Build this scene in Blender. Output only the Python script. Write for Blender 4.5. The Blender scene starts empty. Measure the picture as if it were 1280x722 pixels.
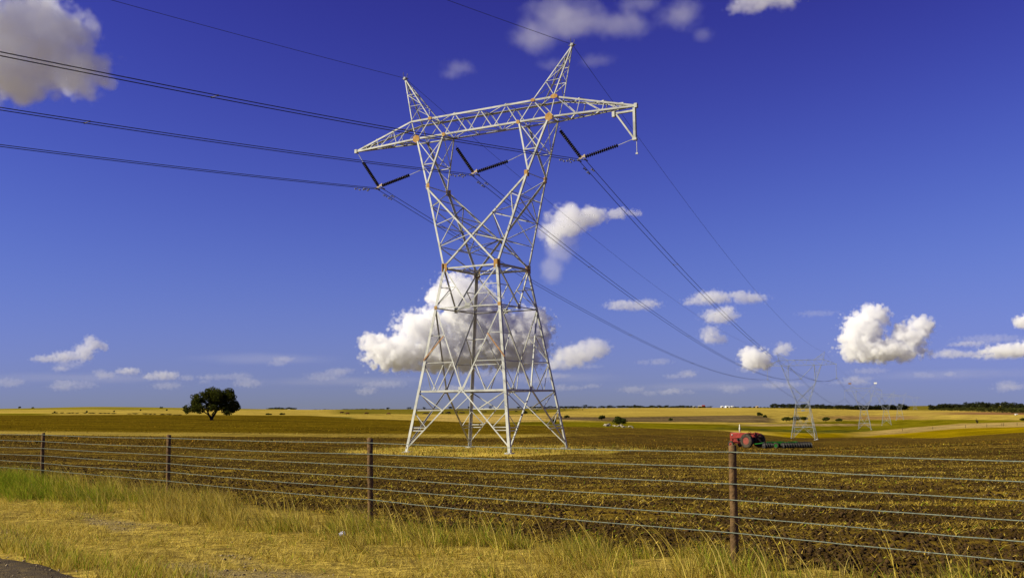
import bpy, math, random
import numpy as np
from mathutils import Vector, Matrix

rng = np.random.default_rng(7)
random.seed(7)
scene = bpy.context.scene
COL = scene.collection
R = math.radians

# ------------------------------------------------------------------ camera model (solved from the pylon's geometry)
FPX, PITCH, ROLL = 1285.56, R(6.423), R(-0.662)
CAMH = 1.66
_F = np.array([0, math.cos(PITCH), math.sin(PITCH)])
_U0 = np.array([0, -math.sin(PITCH), math.cos(PITCH)])
_R0 = np.array([1., 0, 0])
_R = _R0 * math.cos(ROLL) + _U0 * math.sin(ROLL)
_U = -_R0 * math.sin(ROLL) + _U0 * math.cos(ROLL)
CAM = np.array([0, 0, CAMH])


def ray(px, py):
    return _R * ((px - 640) / FPX) - _U * ((py - 361) / FPX) + _F


def at(px, py, D):
    """World point seen at photo pixel (px, py) at forward distance D."""
    r = ray(px, py)
    return CAM + r * (D / r[1])


def project(X, Y, Z):
    v = np.stack([X, Y, Z - CAMH], -1)
    z = v @ _F
    return 640 + FPX * (v @ _R) / z, 361 - FPX * (v @ _U) / z


cam_data = bpy.data.cameras.new('camera')
cam = bpy.data.objects.new('camera', cam_data)
COL.objects.link(cam)
cam_data.sensor_width = 36
cam_data.lens = FPX / 1280 * 36
cam_data.clip_start = 0.1
cam_data.clip_end = 60000
M = Matrix.Identity(4)
for i in range(3):
    M[i][0], M[i][1], M[i][2], M[i][3] = _R[i], _U[i], -_F[i], CAM[i]
cam.matrix_world = M
scene.camera = cam

# ------------------------------------------------------------------ numpy noise
_perm = rng.random((256, 256))


def vnoise(x, y):
    xi, yi = np.floor(x).astype(int), np.floor(y).astype(int)
    fx, fy = x - xi, y - yi
    fx, fy = fx * fx * (3 - 2 * fx), fy * fy * (3 - 2 * fy)
    g = lambda a, b: _perm[a % 256, b % 256]
    return ((g(xi, yi) * (1 - fx) + g(xi + 1, yi) * fx) * (1 - fy)
            + (g(xi, yi + 1) * (1 - fx) + g(xi + 1, yi + 1) * fx) * fy)


def fbm(x, y, n=4):
    s, a, t = 0, 1., 0
    for i in range(n):
        s = s + a * vnoise(x * 2 ** i + 17.3 * i, y * 2 ** i + 5.1 * i)
        t += a
        a *= .5
    return s / t


def sstep(a, b, x):
    t = np.clip((x - a) / (b - a), 0, 1)
    return t * t * (3 - 2 * t)


# ------------------------------------------------------------------ terrain: distances and heights of a gently rolling valley
_DL = np.log(np.array([3., 10, 24, 75, 120, 300, 450, 600, 640, 900, 1300, 2000, 3000, 7000]))
_TAB = {
    -300: [(10, -1.66), (24, -1.6), (75, -1.5), (120, -1.4), (300, -.8), (420, 0), (650, 2), (900, 4), (1300, 2), (2000, -6), (3000, -14), (7000, -50)],
    0: [(10, -1.66), (24, -1.7), (75, -2.0), (120, -2.2), (300, -1.9), (420, -1.2), (650, .6), (900, 1.8), (1300, 0), (2000, -6), (3000, -14), (7000, -50)],
    110: [(10, -1.66), (24, -1.72), (75, -2.2), (120, -2.6), (300, -2.4), (420, -1.6), (650, 1.0), (950, 3.0), (1300, 1), (2000, -6), (3000, -14), (7000, -50)],
    265: [(10, -1.66), (24, -1.75), (75, -2.5), (120, -3.), (300, -3.25), (500, -3.1), (950, .2), (1300, -1), (2000, -7), (3000, -14), (7000, -50)],
    430: [(10, -1.66), (24, -1.8), (75, -2.9), (120, -3.6), (300, -4.4), (600, -4.6), (1000, -3.4), (1800, -4.4), (3000, -14), (7000, -50)],
    610: [(10, -1.66), (24, -1.9), (75, -3.2), (120, -4.2), (300, -5.6), (480, -7.4), (700, -7.3), (1200, -5.6), (2200, -6.4), (3000, -14), (7000, -50)],
    774: [(10, -1.66), (24, -1.9), (75, -3.3), (120, -4.7), (360, -8.3), (580, -9.9), (625, -8.1), (900, -7.2), (1500, -8.4), (2500, -10), (4000, -30), (7000, -60)],
    935: [(10, -1.66), (24, -1.9), (75, -3.4), (120, -5.2), (300, -9.6), (450, -12), (595, -12), (640, -8.4), (900, -8.6), (1500, -10.3), (2500, -13), (4000, -30), (7000, -60)],
    1003: [(10, -1.66), (24, -1.9), (75, -3.4), (120, -5.3), (328, -12), (450, -13), (640, -13.5), (900, -12.5), (1500, -12), (2200, -14.5), (4000, -34), (7000, -60)],
    1080: [(10, -1.66), (24, -1.9), (75, -3.3), (120, -5.1), (300, -11.6), (626, -17.8), (850, -21), (1050, -21.5), (1500, -17.5), (2000, -17.5), (2600, -24), (4000, -40), (7000, -60)],
    1280: [(10, -1.66), (24, -1.85), (75, -3.1), (120, -4.6), (300, -10), (600, -12.5), (900, -12.2), (1300, -15), (2000, -22), (4000, -44), (7000, -60)],
    1600: [(10, -1.66), (24, -1.8), (75, -3.0), (120, -4.4), (300, -9), (600, -11), (900, -11), (1300, -14), (2000, -22), (4000, -44), (7000, -60)],
}
_XI = np.arange(-300, 1601, 10.)
_LG = np.linspace(math.log(3), math.log(9000), 500)


def _build_tab():
    ks = sorted(_TAB)
    rows = []
    for k in ks:
        a = np.array([(3, -1.66)] + _TAB[k])
        rows.append(np.interp(_LG, np.log(a[:, 0]), a[:, 1]))
    rows = np.array(rows)
    G = np.array([np.interp(_XI, ks, rows[:, j]) for j in range(len(_LG))]).T

    def sm(A, n, ax):
        w = np.exp(-np.linspace(-2, 2, 2 * n + 1) ** 2)
        w /= w.sum()
        P = np.pad(A, [(n, n) if i == ax else (0, 0) for i in range(2)], 'edge')
        return sum(w[i] * np.take(P, np.arange(i, i + A.shape[ax]), ax) for i in range(2 * n + 1))
    return sm(sm(G, 5, 0), 4, 1)


_G = _build_tab()
# fence line and the strip coordinates next to it: u = metres from the fence towards the road, v = along the fence
FP = [at(918.5, 705, 10.5), at(463, 640, 15.0), at(210.5, 605, 20.0), at(53, 583, 24.2)]
_fd = (FP[2] - FP[0])[:2]
_fd /= np.linalg.norm(_fd)
_fn = np.array([-_fd[1], _fd[0]])
if _fn @ (np.array([0, 0]) - FP[0][:2]) < 0:
    _fn = -_fn


def uv(X, Y):
    dx, dy = X - FP[0][0], Y - FP[0][1]
    return dx * _fn[0] + dy * _fn[1], dx * _fd[0] + dy * _fd[1]


def terrain_smooth(X, Y):
    X, Y = np.asarray(X, float), np.asarray(Y, float)
    az = np.arctan2(X, Y)
    r = np.hypot(X, Y)
    ac = np.clip(az, R(-34), R(34))
    D = np.maximum(r * np.cos(ac), 3.001)
    xi = np.clip((640 + FPX * np.tan(ac) + 300) / 10, 0, len(_XI) - 1.001)
    li = np.clip((np.log(D) - _LG[0]) / (_LG[1] - _LG[0]), 0, len(_LG) - 1.001)

    def look(xi, li):
        a, b = xi.astype(int), li.astype(int)
        fx, fy = xi - a, li - b
        return ((_G[a, b] * (1 - fx) + _G[a + 1, b] * fx) * (1 - fy)
                + (_G[a, b + 1] * (1 - fx) + _G[a + 1, b + 1] * fx) * fy)
    z = look(xi, li)
    back = sstep(R(60), R(175), np.abs(az))
    zb = .5 * (look(xi * 0, li) + look(xi * 0 + len(_XI) - 1.001, li))
    zz = CAMH + z * (1 - back) + zb * back
    pad = sstep(17, 8.5, np.hypot(X + 1.85, Y - 74.98))          # levelled pad under the big tower
    return zz * (1 - pad) - 1.59 * pad


def terrain(X, Y):
    X, Y = np.asarray(X, float), np.asarray(Y, float)
    z = terrain_smooth(X, Y)
    r = np.hypot(X, Y)
    u, v = uv(X, Y)
    fieldw = sstep(.4, -.8, u) * sstep(140, 60, r)
    z = z + fieldw * ((fbm(X * 2.2, Y * 2.2, 3) - .5) * .06 + (fbm(X * .5, Y * .9, 2) - .5) * .12)
    vergew = sstep(-.4, .4, u) * sstep(5.0, 4.6, u)
    z = z + vergew * ((fbm(X * 1.4, Y * 1.4, 3) - .5) * .08)
    z = z + sstep(150, 500, r) * (fbm(X * .012, Y * .012, 3) - .5) * .6
    return z


def ground_hit(px, py, d0=8., d1=4000.):
    Ds = np.exp(np.linspace(math.log(d0), math.log(d1), 6000))
    r = ray(px, py)
    P = CAM[None] + r[None] * (Ds / r[1])[:, None]
    b = P[:, 2] <= terrain(P[:, 0], P[:, 1])
    i = int(np.argmax(b)) if b.any() else len(Ds) - 1
    p = P[i].copy()
    p[2] = float(terrain(p[0], p[1]))
    return p


def on_ground(px, D):
    """Ground point below photo column px at forward distance D."""
    p = at(px, 505, D)
    p[2] = float(terrain(p[0], p[1]))
    return p


# ------------------------------------------------------------------ object helpers
def tag(o, label=None, cat=None, group=None, kind=None):
    if label: o['label'] = label
    if cat: o['category'] = cat
    if group: o['group'] = group
    if kind: o['kind'] = kind
    return o


def empty(name, loc=(0, 0, 0), rz=0.):
    o = bpy.data.objects.new(name, None)
    COL.objects.link(o)
    o.location = loc
    o.rotation_euler = (0, 0, rz)
    o.empty_display_size = .2
    return o


def copy_tree(o, parent=None):
    c = o.copy()
    COL.objects.link(c)
    if parent is not None:
        c.parent = parent
    for ch in list(o.children):
        copy_tree(ch, c)
    return c


def link_mesh(name, me, mat, parent=None, smooth=False):
    for m in (mat if isinstance(mat, (list, tuple)) else [mat]):
        me.materials.append(m)
    if smooth:
        me.polygons.foreach_set('use_smooth', np.ones(len(me.polygons), bool))
    o = bpy.data.objects.new(name, me)
    COL.objects.link(o)
    if parent is not None:
        o.parent = parent
    return o


def np_mesh(name, V, loops, sizes):
    me = bpy.data.meshes.new(name)
    V = np.asarray(V, np.float32)
    me.vertices.add(len(V))
    me.vertices.foreach_set('co', V.ravel())
    loops = np.asarray(loops, np.int32).ravel()
    sizes = np.asarray(sizes, np.int32)
    me.loops.add(len(loops))
    me.loops.foreach_set('vertex_index', loops)
    me.polygons.add(len(sizes))
    st = np.zeros(len(sizes), np.int32)
    st[1:] = np.cumsum(sizes)[:-1]
    me.polygons.foreach_set('loop_start', st)
    me.update(calc_edges=True)
    return me


class MB:
    def __init__(self):
        self.v, self.f = [], []

    def add(self, vs, fs):
        n = len(self.v)
        self.v += [tuple(float(c) for c in p) for p in vs]
        self.f += [tuple(i + n for i in f) for f in fs]
        return self

    def box(self, c, s, rz=0., M=None):
        c, s = np.array(c, float), np.array(s, float) / 2
        ps = np.array([(x, y, z) for x in (-1, 1) for y in (-1, 1) for z in (-1, 1)]) * s
        ca, sa = math.cos(rz), math.sin(rz)
        ps = ps @ np.array([[ca, sa, 0], [-sa, ca, 0], [0, 0, 1]])
        if M is not None:
            ps = ps @ np.array(M).T
        return self.add(ps + c, [(0, 1, 3, 2), (4, 6, 7, 5), (0, 4, 5, 1), (2, 3, 7, 6), (0, 2, 6, 4), (1, 5, 7, 3)])

    def tube(self, pts, r, n=6, cap=True):
        pts = [np.array(p, float) for p in pts]
        rs = r if isinstance(r, (list, tuple, np.ndarray)) else [r] * len(pts)
        vs, fs = [], []
        ref = None
        for i, p in enumerate(pts):
            d = pts[min(i + 1, len(pts) - 1)] - pts[max(i - 1, 0)]
            d = d / (np.linalg.norm(d) + 1e-12)
            if ref is None:
                ref = np.array([0, 0, 1.]) if abs(d[2]) < .9 else np.array([1., 0, 0])
            a = ref - d * (ref @ d)
            a /= np.linalg.norm(a)
            ref = a
            b = np.cross(d, a)
            vs += [p + rs[i] * (a * math.cos(2 * math.pi * k / n) + b * math.sin(2 * math.pi * k / n)) for k in range(n)]
        for i in range(len(pts) - 1):
            for k in range(n):
                fs.append((i * n + k, i * n + (k + 1) % n, (i + 1) * n + (k + 1) % n, (i + 1) * n + k))
        if cap:
            fs.append(tuple(range(n - 1, -1, -1)))
            fs.append(tuple(range((len(pts) - 1) * n, len(pts) * n)))
        return self.add(vs, fs)

    def lathe(self, prof, axis_p, axis_d, n=16, cap=True):
        """prof: (distance along axis, radius)"""
        p, d = np.array(axis_p, float), np.array(axis_d, float)
        d /= np.linalg.norm(d)
        ref = np.array([0, 0, 1.]) if abs(d[2]) < .9 else np.array([1., 0, 0])
        a = ref - d * (ref @ d)
        a /= np.linalg.norm(a)
        b = np.cross(d, a)
        vs, fs = [], []
        for h, r in prof:
            vs += [p + d * h + r * (a * math.cos(2 * math.pi * k / n) + b * math.sin(2 * math.pi * k / n)) for k in range(n)]
        for i in range(len(prof) - 1):
            for k in range(n):
                fs.append((i * n + k, i * n + (k + 1) % n, (i + 1) * n + (k + 1) % n, (i + 1) * n + k))
        if cap:
            fs.append(tuple(range(n - 1, -1, -1)))
            fs.append(tuple(range((len(prof) - 1) * n, len(prof) * n)))
        return self.add(vs, fs)

    def angle(self, p, q, w, n1, n2, t=.02):
        """steel L-section from p to q, flanges along n1 and n2"""
        p, q = np.array(p, float), np.array(q, float)
        d = q - p
        d /= np.linalg.norm(d)
        a = np.array(n1, float)
        a = a - d * (a @ d)
        a /= np.linalg.norm(a) + 1e-9
        b = np.array(n2, float)
        b = b - d * (b @ d) - a * (b @ a)
        if np.linalg.norm(b) < 1e-4:
            b = np.cross(d, a)
        b /= np.linalg.norm(b)
        pr = [(0, 0), (w, 0), (w, t), (t, t), (t, w), (0, w)]
        vs = [p + a * x + b * y for x, y in pr] + [q + a * x + b * y for x, y in pr]
        fs = [(k, (k + 1) % 6, 6 + (k + 1) % 6, 6 + k) for k in range(6)] + [(5, 4, 3, 2, 1, 0), (6, 7, 8, 9, 10, 11)]
        return self.add(vs, fs)

    def build(self, name, mat, parent=None, smooth=False):
        me = bpy.data.meshes.new(name)
        me.from_pydata(self.v, [], self.f)
        me.update()
        return link_mesh(name, me, mat, parent, smooth)


# ------------------------------------------------------------------ materials
def mat_new(name):
    m = bpy.data.materials.new(name)
    m.use_nodes = True
    nt = m.node_tree
    return m, nt, nt.nodes['Principled BSDF']


def N(nt, kind, **kw):
    n = nt.nodes.new(kind)
    for k, v in kw.items():
        if k in ('operation', 'blend_type', 'data_type', 'attribute_name', 'noise_dimensions', 'sky_type', 'interpolation_type', 'clamp'):
            setattr(n, k, v)
        else:
            n.inputs[k].default_value = v
    return n


def math_n(nt, op, a, b=None, clamp=False):
    n = nt.nodes.new('ShaderNodeMath')
    n.operation = op
    n.use_clamp = clamp
    for i, s in enumerate((a, b)):
        if s is None: continue
        if isinstance(s, (int, float)): n.inputs[i].default_value = s
        else: nt.links.new(s, n.inputs[i])
    return n.outputs[0]


def mix_c(nt, fac, a, b, blend='MIX'):
    n = nt.nodes.new('ShaderNodeMix')
    n.data_type = 'RGBA'
    n.blend_type = blend
    for sock, s in ((n.inputs[0], fac), (n.inputs[6], a), (n.inputs[7], b)):
        if isinstance(s, (int, float)): sock.default_value = s
        elif isinstance(s, tuple): sock.default_value = (*s, 1) if len(s) == 3 else s
        else: nt.links.new(s, sock)
    return n.outputs[2]


def noise_n(nt, vec, scale, detail=3., rough=.55):
    n = nt.nodes.new('ShaderNodeTexNoise')
    n.inputs['Scale'].default_value = scale
    n.inputs['Detail'].default_value = detail
    n.inputs['Roughness'].default_value = rough
    if vec is not None: nt.links.new(vec, n.inputs['Vector'])
    return n.outputs['Fac']


def ramp(nt, s, lo, hi):
    n = nt.nodes.new('ShaderNodeMapRange')
    n.interpolation_type = 'SMOOTHSTEP'
    n.inputs['From Min'].default_value = lo
    n.inputs['From Max'].default_value = hi
    nt.links.new(s, n.inputs['Value'])
    return n.outputs[0]


def simple(name, c1, c2=None, rough=.7, metallic=0., scale=3., lo=.35, hi=.65, bump=0., bscale=20., spec=.12):
    m, nt, b = mat_new(name)
    tc = nt.nodes.new('ShaderNodeTexCoord')
    f = ramp(nt, noise_n(nt, tc.outputs['Object'], scale, 5.), lo, hi)
    nt.links.new(mix_c(nt, f, c1, c2 or tuple(x * .75 for x in c1)), b.inputs['Base Color'])
    b.inputs['Roughness'].default_value = rough
    b.inputs['Specular IOR Level'].default_value = spec
    b.inputs['Metallic'].default_value = metallic
    if bump:
        bn = nt.nodes.new('ShaderNodeBump')
        bn.inputs['Strength'].default_value = bump
        bn.inputs['Distance'].default_value = .02
        nt.links.new(noise_n(nt, tc.outputs['Object'], bscale, 4.), bn.inputs['Height'])
        nt.links.new(bn.outputs[0], b.inputs['Normal'])
    return m


def attr_mat(name, rough=.8, trans=0., attr='col'):
    """colour carried per blade / leaf / clod"""
    m, nt, b = mat_new(name)
    a = N(nt, 'ShaderNodeAttribute', attribute_name=attr)
    nt.links.new(a.outputs['Color'], b.inputs['Base Color'])
    b.inputs['Roughness'].default_value = rough
    b.inputs['Specular IOR Level'].default_value = .03
    if trans:
        tr = nt.nodes.new('ShaderNodeBsdfTranslucent')
        nt.links.new(a.outputs['Color'], tr.inputs['Color'])
        mx = nt.nodes.new('ShaderNodeMixShader')
        mx.inputs[0].default_value = trans
        nt.links.new(b.outputs[0], mx.inputs[1])
        nt.links.new(tr.outputs[0], mx.inputs[2])
        nt.links.new(mx.outputs[0], nt.nodes['Material Output'].inputs['Surface'])
    return m


MAT = {
    'steel': simple('galvanised_steel', (.50, .505, .44), (.33, .335, .29), .6, 0, 1.3, .4, .7),
    'steel_far': simple('weathered_galvanised_steel', (.34, .36, .35), (.26, .28, .27), .7, 0, 1.),
    'rust': simple('rusty_plate', (.45, .28, .085), (.34, .18, .05), .8, 0, 5.),
    'rod': simple('rusty_brace', (.36, .20, .09), (.22, .12, .06), .8, 0, 5.),
    'concrete': simple('footing_concrete', (.42, .40, .36), (.3, .28, .25), .9),
    'ins': simple('insulator_glaze', (.012, .009, .012), (.02, .014, .016), .25),
    'yoke': simple('yoke_casting', (.52, .40, .26), (.42, .33, .22), .6),
    'cable': simple('conductor_aluminium', (.055, .055, .06), (.04, .04, .045), .7, .2),
    'damper': simple('damper_casting', (.10, .10, .11), (.2, .19, .18), .6),
    'post': simple('weathered_wood_post', (.170, .100, .042), (.085, .052, .022), .9, 0, 14., .35, .65, .6, 40.),
    'wire': simple('galvanised_fence_wire', (.19, .22, .16), (.13, .15, .12), .8, 0, 30.),
    'red': simple('faded_red_paint', (.27, .036, .026), (.19, .026, .018), .55, 0, 3.),
    'redtop': simple('sun_bleached_red_paint', (.62, .30, .26), (.5, .12, .1), .6, 0, 3.),
    'tyre': simple('tyre_rubber', (.035, .030, .022), (.08, .065, .04), .9, 0, 3.),
    'rim': simple('wheel_rim_paint', (.30, .060, .045), (.20, .06, .035), .6),
    'iron': simple('oily_iron', (.022, .02, .018), (.05, .04, .03), .6),
    'white': simple('chalky_white_paint', (.78, .75, .62), (.6, .57, .46), .6),
    'green': simple('implement_green_paint', (.02, .17, .015), (.016, .10, .012), .5),
    'disc': simple('worn_disc_steel', (.025, .025, .022), (.05, .045, .04), .6, 0, 4.),
    'bark': simple('oak_bark', (.055, .042, .03), (.03, .023, .016), .95, 0, 5.),
    'limestone': simple('limestone', (.40, .35, .24), (.27, .23, .15), .9, 0, 1.5),
    'whitewall': simple('white_painted_wall', (.80, .80, .76), (.7, .7, .66), .7),
    'tan': simple('tan_wall', (.45, .33, .18), (.38, .28, .15), .8),
    'redroof': simple('red_barn_paint', (.35, .05, .035), (.28, .04, .03), .7),
    'greyroof': simple('grey_sheet_roof', (.55, .55, .52), (.45, .45, .43), .6),
    'dark': simple('dark_opening', (.03, .03, .03), None, .8),
    'browncow': simple('brown_cattle_hide', (.10, .04, .02), (.06, .025, .014), .9),
    'blackcow': simple('black_cattle_hide', (.02, .016, .013), (.03, .022, .018), .9),
    'paper': simple('crumpled_paper', (.75, .76, .85), (.55, .58, .75), .7),
    'leaf': attr_mat('oak_leaves', .7, .25),
    'blade': attr_mat('dry_grass', .8, .35),
    'straw': attr_mat('field_straw', .8, .15),
    'clod': attr_mat('soil_clods', .95),
    'sign': simple('aerial_marker_white', (.85, .84, .70), (.8, .78, .62), .5),
    'signbrown': simple('aerial_marker_brown', (.30, .17, .08), None, .6),
}

# ------------------------------------------------------------------ ground sheet
# land-cover colours (albedo)
GOLD = np.array([.375, .268, .045]); GOLD2 = np.array([.41, .285, .07]); YEL = np.array([.235, .160, .002])
STUB = np.array([.116, .077, .001]); BROWN = np.array([.095, .059, .007]); GREEN = np.array([.150, .122, .004])
OLIVE = np.array([.150, .120, .012]); DKGREEN = np.array([.055, .062, .010]); BANK = np.array([.135, .093, .038])
BEIGE = np.array([.36, .25, .085]); REDSOIL = np.array([.22, .11, .045])


def cover(px, py):
    """what grows where: laid out over the valley once, then fixed to the ground"""
    I = lambda xs, ys: np.interp(px, xs, ys)
    eA = I([-300, 0, 60, 265, 380, 400, 440, 540, 600, 640, 700, 774, 850, 900, 960, 1003, 1060, 1120, 1160, 1200, 1280, 1600],
           [519, 518.5, 518.5, 518.3, 518.5, 519.5, 523.5, 526, 528, 530, 532.5, 534, 536, 538, 543, 549, 551, 551.5, 548, 544.5, 540, 530])
    c = np.zeros(px.shape + (3,))
    till = np.zeros(px.shape)

    def put(mask, colr, t=0.):
        m = np.clip(mask, 0, 1)
        c[...] = c * (1 - m[..., None]) + colr * m[..., None]
        till[...] = till * (1 - m) + t * m
    # far land, top to bottom
    put(np.ones(px.shape), GOLD)
    left = sstep(420, 300, px)
    put(left * sstep(512.5, 511, py), OLIVE * 1.5)
    midl = sstep(400, 440, px) * sstep(760, 690, px)
    put(midl * sstep(517.6, 516.8, py + (px - 520) * -.0 + sstep(640, 760, px) * 6), OLIVE)
    put(sstep(505, 560, px) * sstep(760, 640, px) * sstep(517, 518.5, py), GOLD2)
    r = sstep(690, 720, px)
    # bank
    bt = I([640, 690, 774, 850, 935, 950, 975], [521, 521, 520.6, 519.6, 518.6, 519.5, 524])
    bb = I([640, 690, 774, 850, 935, 975], [522, 524.5, 526.2, 527, 527.5, 528.5])
    put(sstep(670, 700, px) * sstep(978, 955, px) * sstep(bt - .5, bt + .5, py) * sstep(bb + .3, bb - .3, py), BANK)
    # green valley floor
    gt = I([600, 640, 690, 774, 850, 935, 1003, 1080, 1120, 1200, 1280, 1600], [527, 527, 525.8, 526.8, 528.8, 529.6, 528, 525, 524.5, 524, 525, 525])
    gb = I([600, 640, 690, 774, 850, 935, 1003, 1060, 1120, 1200, 1240, 1280, 1600], [528, 530, 533, 534.5, 536, 538.5, 541.5, 541, 536, 529.5, 528, 527, 527])
    put(sstep(600, 650, px) * sstep(gt - .7, gt + .7, py) * sstep(gb + 1, gb - 1, py), GREEN)
    put(sstep(900, 960, px) * sstep(1120, 1060, px) * sstep(529, 530, py) * sstep(532.5, 531.5, py), BEIGE * .9)
    put(sstep(870, 920, px) * sstep(1130, 1060, px) * sstep(gb - 4.5, gb - 3.5, py) * sstep(gb - .2, gb - 1.2, py) * (.4 + .5 * vnoise(px / 9, py * 0)), DKGREEN)
    put(sstep(620, 660, px) * sstep(720, 680, px) * sstep(527, 527.8, py) * sstep(530.5, 529.5, py), GREEN * .6)
    ys = sstep(gb - .8, gb + .8, py) * sstep(930, 990, px)
    put(ys, YEL)
    bs = sstep(1040, 1120, px) * sstep(gb - .8, gb + .5, py) * sstep(gb + 6.5, gb + 5, py)
    put(bs * .85, BEIGE)
    put(sstep(1130, 1230, px) * sstep(514, 515.5, py) * sstep(518.5, 517.3, py), REDSOIL)
    put(sstep(430, 380, px) * sstep(518.8, 518.1, py) * sstep(90, 40, px) * sstep(516, 517, py), GREEN)
    put(sstep(385, 400, px) * sstep(450, 435, px) * sstep(518.8, 519.4, py - (px - 390) * .05) * sstep(521.2, 520.4, py - (px - 390) * .05), DKGREEN * 1.3)
    put(sstep(1000, 1060, px) * sstep(518, 521, py) * sstep(525, 523, py) * sstep(1180, 1120, px), np.array([.27, .16, .05]))
    # our field: far stubble then fresh tillage
    f = sstep(eA - .5, eA + .5, py)
    put(f, STUB, .35)
    nt_ = I([-300, 0, 160, 320, 480, 640, 800, 960, 1280, 1600], [541.5, 542.5, 544.5, 545.5, 546.5, 547, 541, 546, 546, 546])
    put(sstep(900, 700, px) * sstep(nt_ - 5.5, nt_ - 3, py) * sstep(nt_ + .5, nt_ - .5, py), GOLD * .95, .2)
    put(sstep(nt_ - .3, nt_ + 1.5, py), BROWN, 1.)
    put(sstep(640, 760, px) * f * sstep(nt_ + 2, nt_ - 2, py), (BROWN + STUB * .6) * .8, .8)
    return c, till


TOWER_XY = np.array([-1.8474, 74.9772])


def build_ground():
    def edges():
        fine = np.arange(-31, 31.001, .115)
        co = np.concatenate([np.linspace(-180, -34, 60), np.linspace(-34, -31, 8)[1:-1]])
        return np.concatenate([co, fine, -co[::-1][:-1]])
    az = np.radians(edges())
    rr = np.exp(np.arange(math.log(2.5), math.log(12000), .0105))
    A, Rr = np.meshgrid(az, rr)
    X, Y = Rr * np.sin(A), Rr * np.cos(A)
    Z = terrain(X, Y)
    nr, na = X.shape
    V = np.stack([X, Y, Z], -1).reshape(-1, 3)
    V = np.vstack([V, [[0, 0, float(terrain(0., .1))]]])
    i = np.arange(nr - 1)[:, None] * na
    j = np.arange(na)[None]
    jn = (j + 1) % na
    Q = np.stack([i + j, i + na + j, i + na + jn, i + jn], -1).reshape(-1, 4)
    jj = np.arange(na)
    Tt = np.stack([jj, (jj + 1) % na, np.full(na, len(V) - 1)], -1)
    me = np_mesh('ground', V, np.concatenate([Q.ravel(), Tt.ravel()]), np.concatenate([np.full(len(Q), 4), np.full(len(Tt), 3)]))
    # land cover, evaluated on the smooth ground so that micro relief does not stir it
    az_c = np.clip(A, R(-34), R(34))
    Zs = terrain_smooth(X, Y)
    Xc, Yc = Rr * np.sin(az_c), Rr * np.cos(az_c)
    px, py = project(Xc, Yc, Zs)
    wob = (fbm(X * .03, Y * .03, 3) - .5) * 1.6
    c, till = cover(px, py + wob * np.clip((py - 505) / 20, 0, 1))
    # behind crests the projection folds over: keep plain pasture beyond the far skyline
    ring = np.hypot((X - TOWER_XY[0]) * .80, Y - TOWER_XY[1]) + (fbm(X * .35, Y * .35, 3) - .5) * 5
    tp = sstep(9.5, 7.5, ring)
    c = c * (1 - tp[..., None]) + GOLD * 1.15 * tp[..., None]
    till = till * (1 - tp)
    far = sstep(2300, 2600, Rr)
    c = c * (1 - far[..., None]) + OLIVE * far[..., None]
    till *= (1 - far)
    u, v = uv(X, Y)
    ver = sstep(-.9, -.2, u + (fbm(X * 1.3, Y * 1.3, 3) - .5) * 1.2)
    col = np.concatenate([c, till[..., None]], -1).reshape(-1, 4)
    col = np.vstack([col, col[:1]])
    a = me.color_attributes.new('cover', 'FLOAT_COLOR', 'POINT')
    a.data.foreach_set('color', col.astype(np.float32).ravel())
    patch = np.zeros(u.shape)
    # worn gravelly patches of the verge
    patch = sstep(.5, .7, fbm(v * .45 + 3, u * 1.2, 3)) * sstep(1.9, 2.4, u) * sstep(4.6, 3.9, u)
    P2 = np.stack([ver, patch, np.zeros_like(u), np.ones_like(u)], -1).reshape(-1, 4)
    P2 = np.vstack([P2, P2[:1]])
    a = me.color_attributes.new('verge', 'FLOAT_COLOR', 'POINT')
    a.data.foreach_set('color', P2.astype(np.float32).ravel())

    m, nt, b = mat_new('farmland')
    L = nt.links.new
    at_ = N(nt, 'ShaderNodeAttribute', attribute_name='cover')
    vg = N(nt, 'ShaderNodeAttribute', attribute_name='verge')
    sep = nt.nodes.new('ShaderNodeSeparateColor')
    L(vg.outputs['Color'], sep.inputs[0])
    geo = nt.nodes.new('ShaderNodeNewGeometry')
    pos = geo.outputs['Position']

    def mapped(sx, sy, rz=0.):
        mp = nt.nodes.new('ShaderNodeMapping')
        mp.inputs['Scale'].default_value = (sx, sy, 1)
        mp.inputs['Rotation'].default_value = (0, 0, rz)
        L(pos, mp.inputs['Vector'])
        return mp.outputs[0]
    # large soft variation, row streaks, grain
    n_big = noise_n(nt, mapped(.006, .02), 1., 4.)
    n_row = noise_n(nt, mapped(.05, .45, R(-3)), 1., 5., .6)
    n_mid = noise_n(nt, mapped(.25, .8), 1., 5., .65)
    n_fine = noise_n(nt, mapped(5., 8.), 1., 6., .7)
    n_gr = noise_n(nt, mapped(22, 30), 1., 3., .7)
    n_far = noise_n(nt, mapped(.012, .05, R(2)), 1., 4., .6)
    n_grain = noise_n(nt, mapped(1.1, .05), 1., 3., .8)
    var = math_n(nt, 'ADD', math_n(nt, 'MULTIPLY', n_big, .8), math_n(nt, 'MULTIPLY', n_row, .9))
    var = math_n(nt, 'ADD', var, math_n(nt, 'MULTIPLY', n_mid, .6))
    var = math_n(nt, 'ADD', var, math_n(nt, 'MULTIPLY', n_far, 2.0))
    var = math_n(nt, 'ADD', var, math_n(nt, 'MULTIPLY', n_grain, 1.5))
    var = math_n(nt, 'SUBTRACT', var, 1.92)
    base = mix_c(nt, 1., at_.outputs['Color'], var, 'MULTIPLY')
    # tilled soil against straw litter
    s_in = math_n(nt, 'ADD', math_n(nt, 'MULTIPLY', n_fine, 1.5), math_n(nt, 'MULTIPLY', n_mid, .85))
    n_band = noise_n(nt, mapped(.035, .28, R(-2)), 1., 4., .6)
    s_in = math_n(nt, 'ADD', s_in, math_n(nt, 'MULTIPLY', n_row, 1.25))
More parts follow.
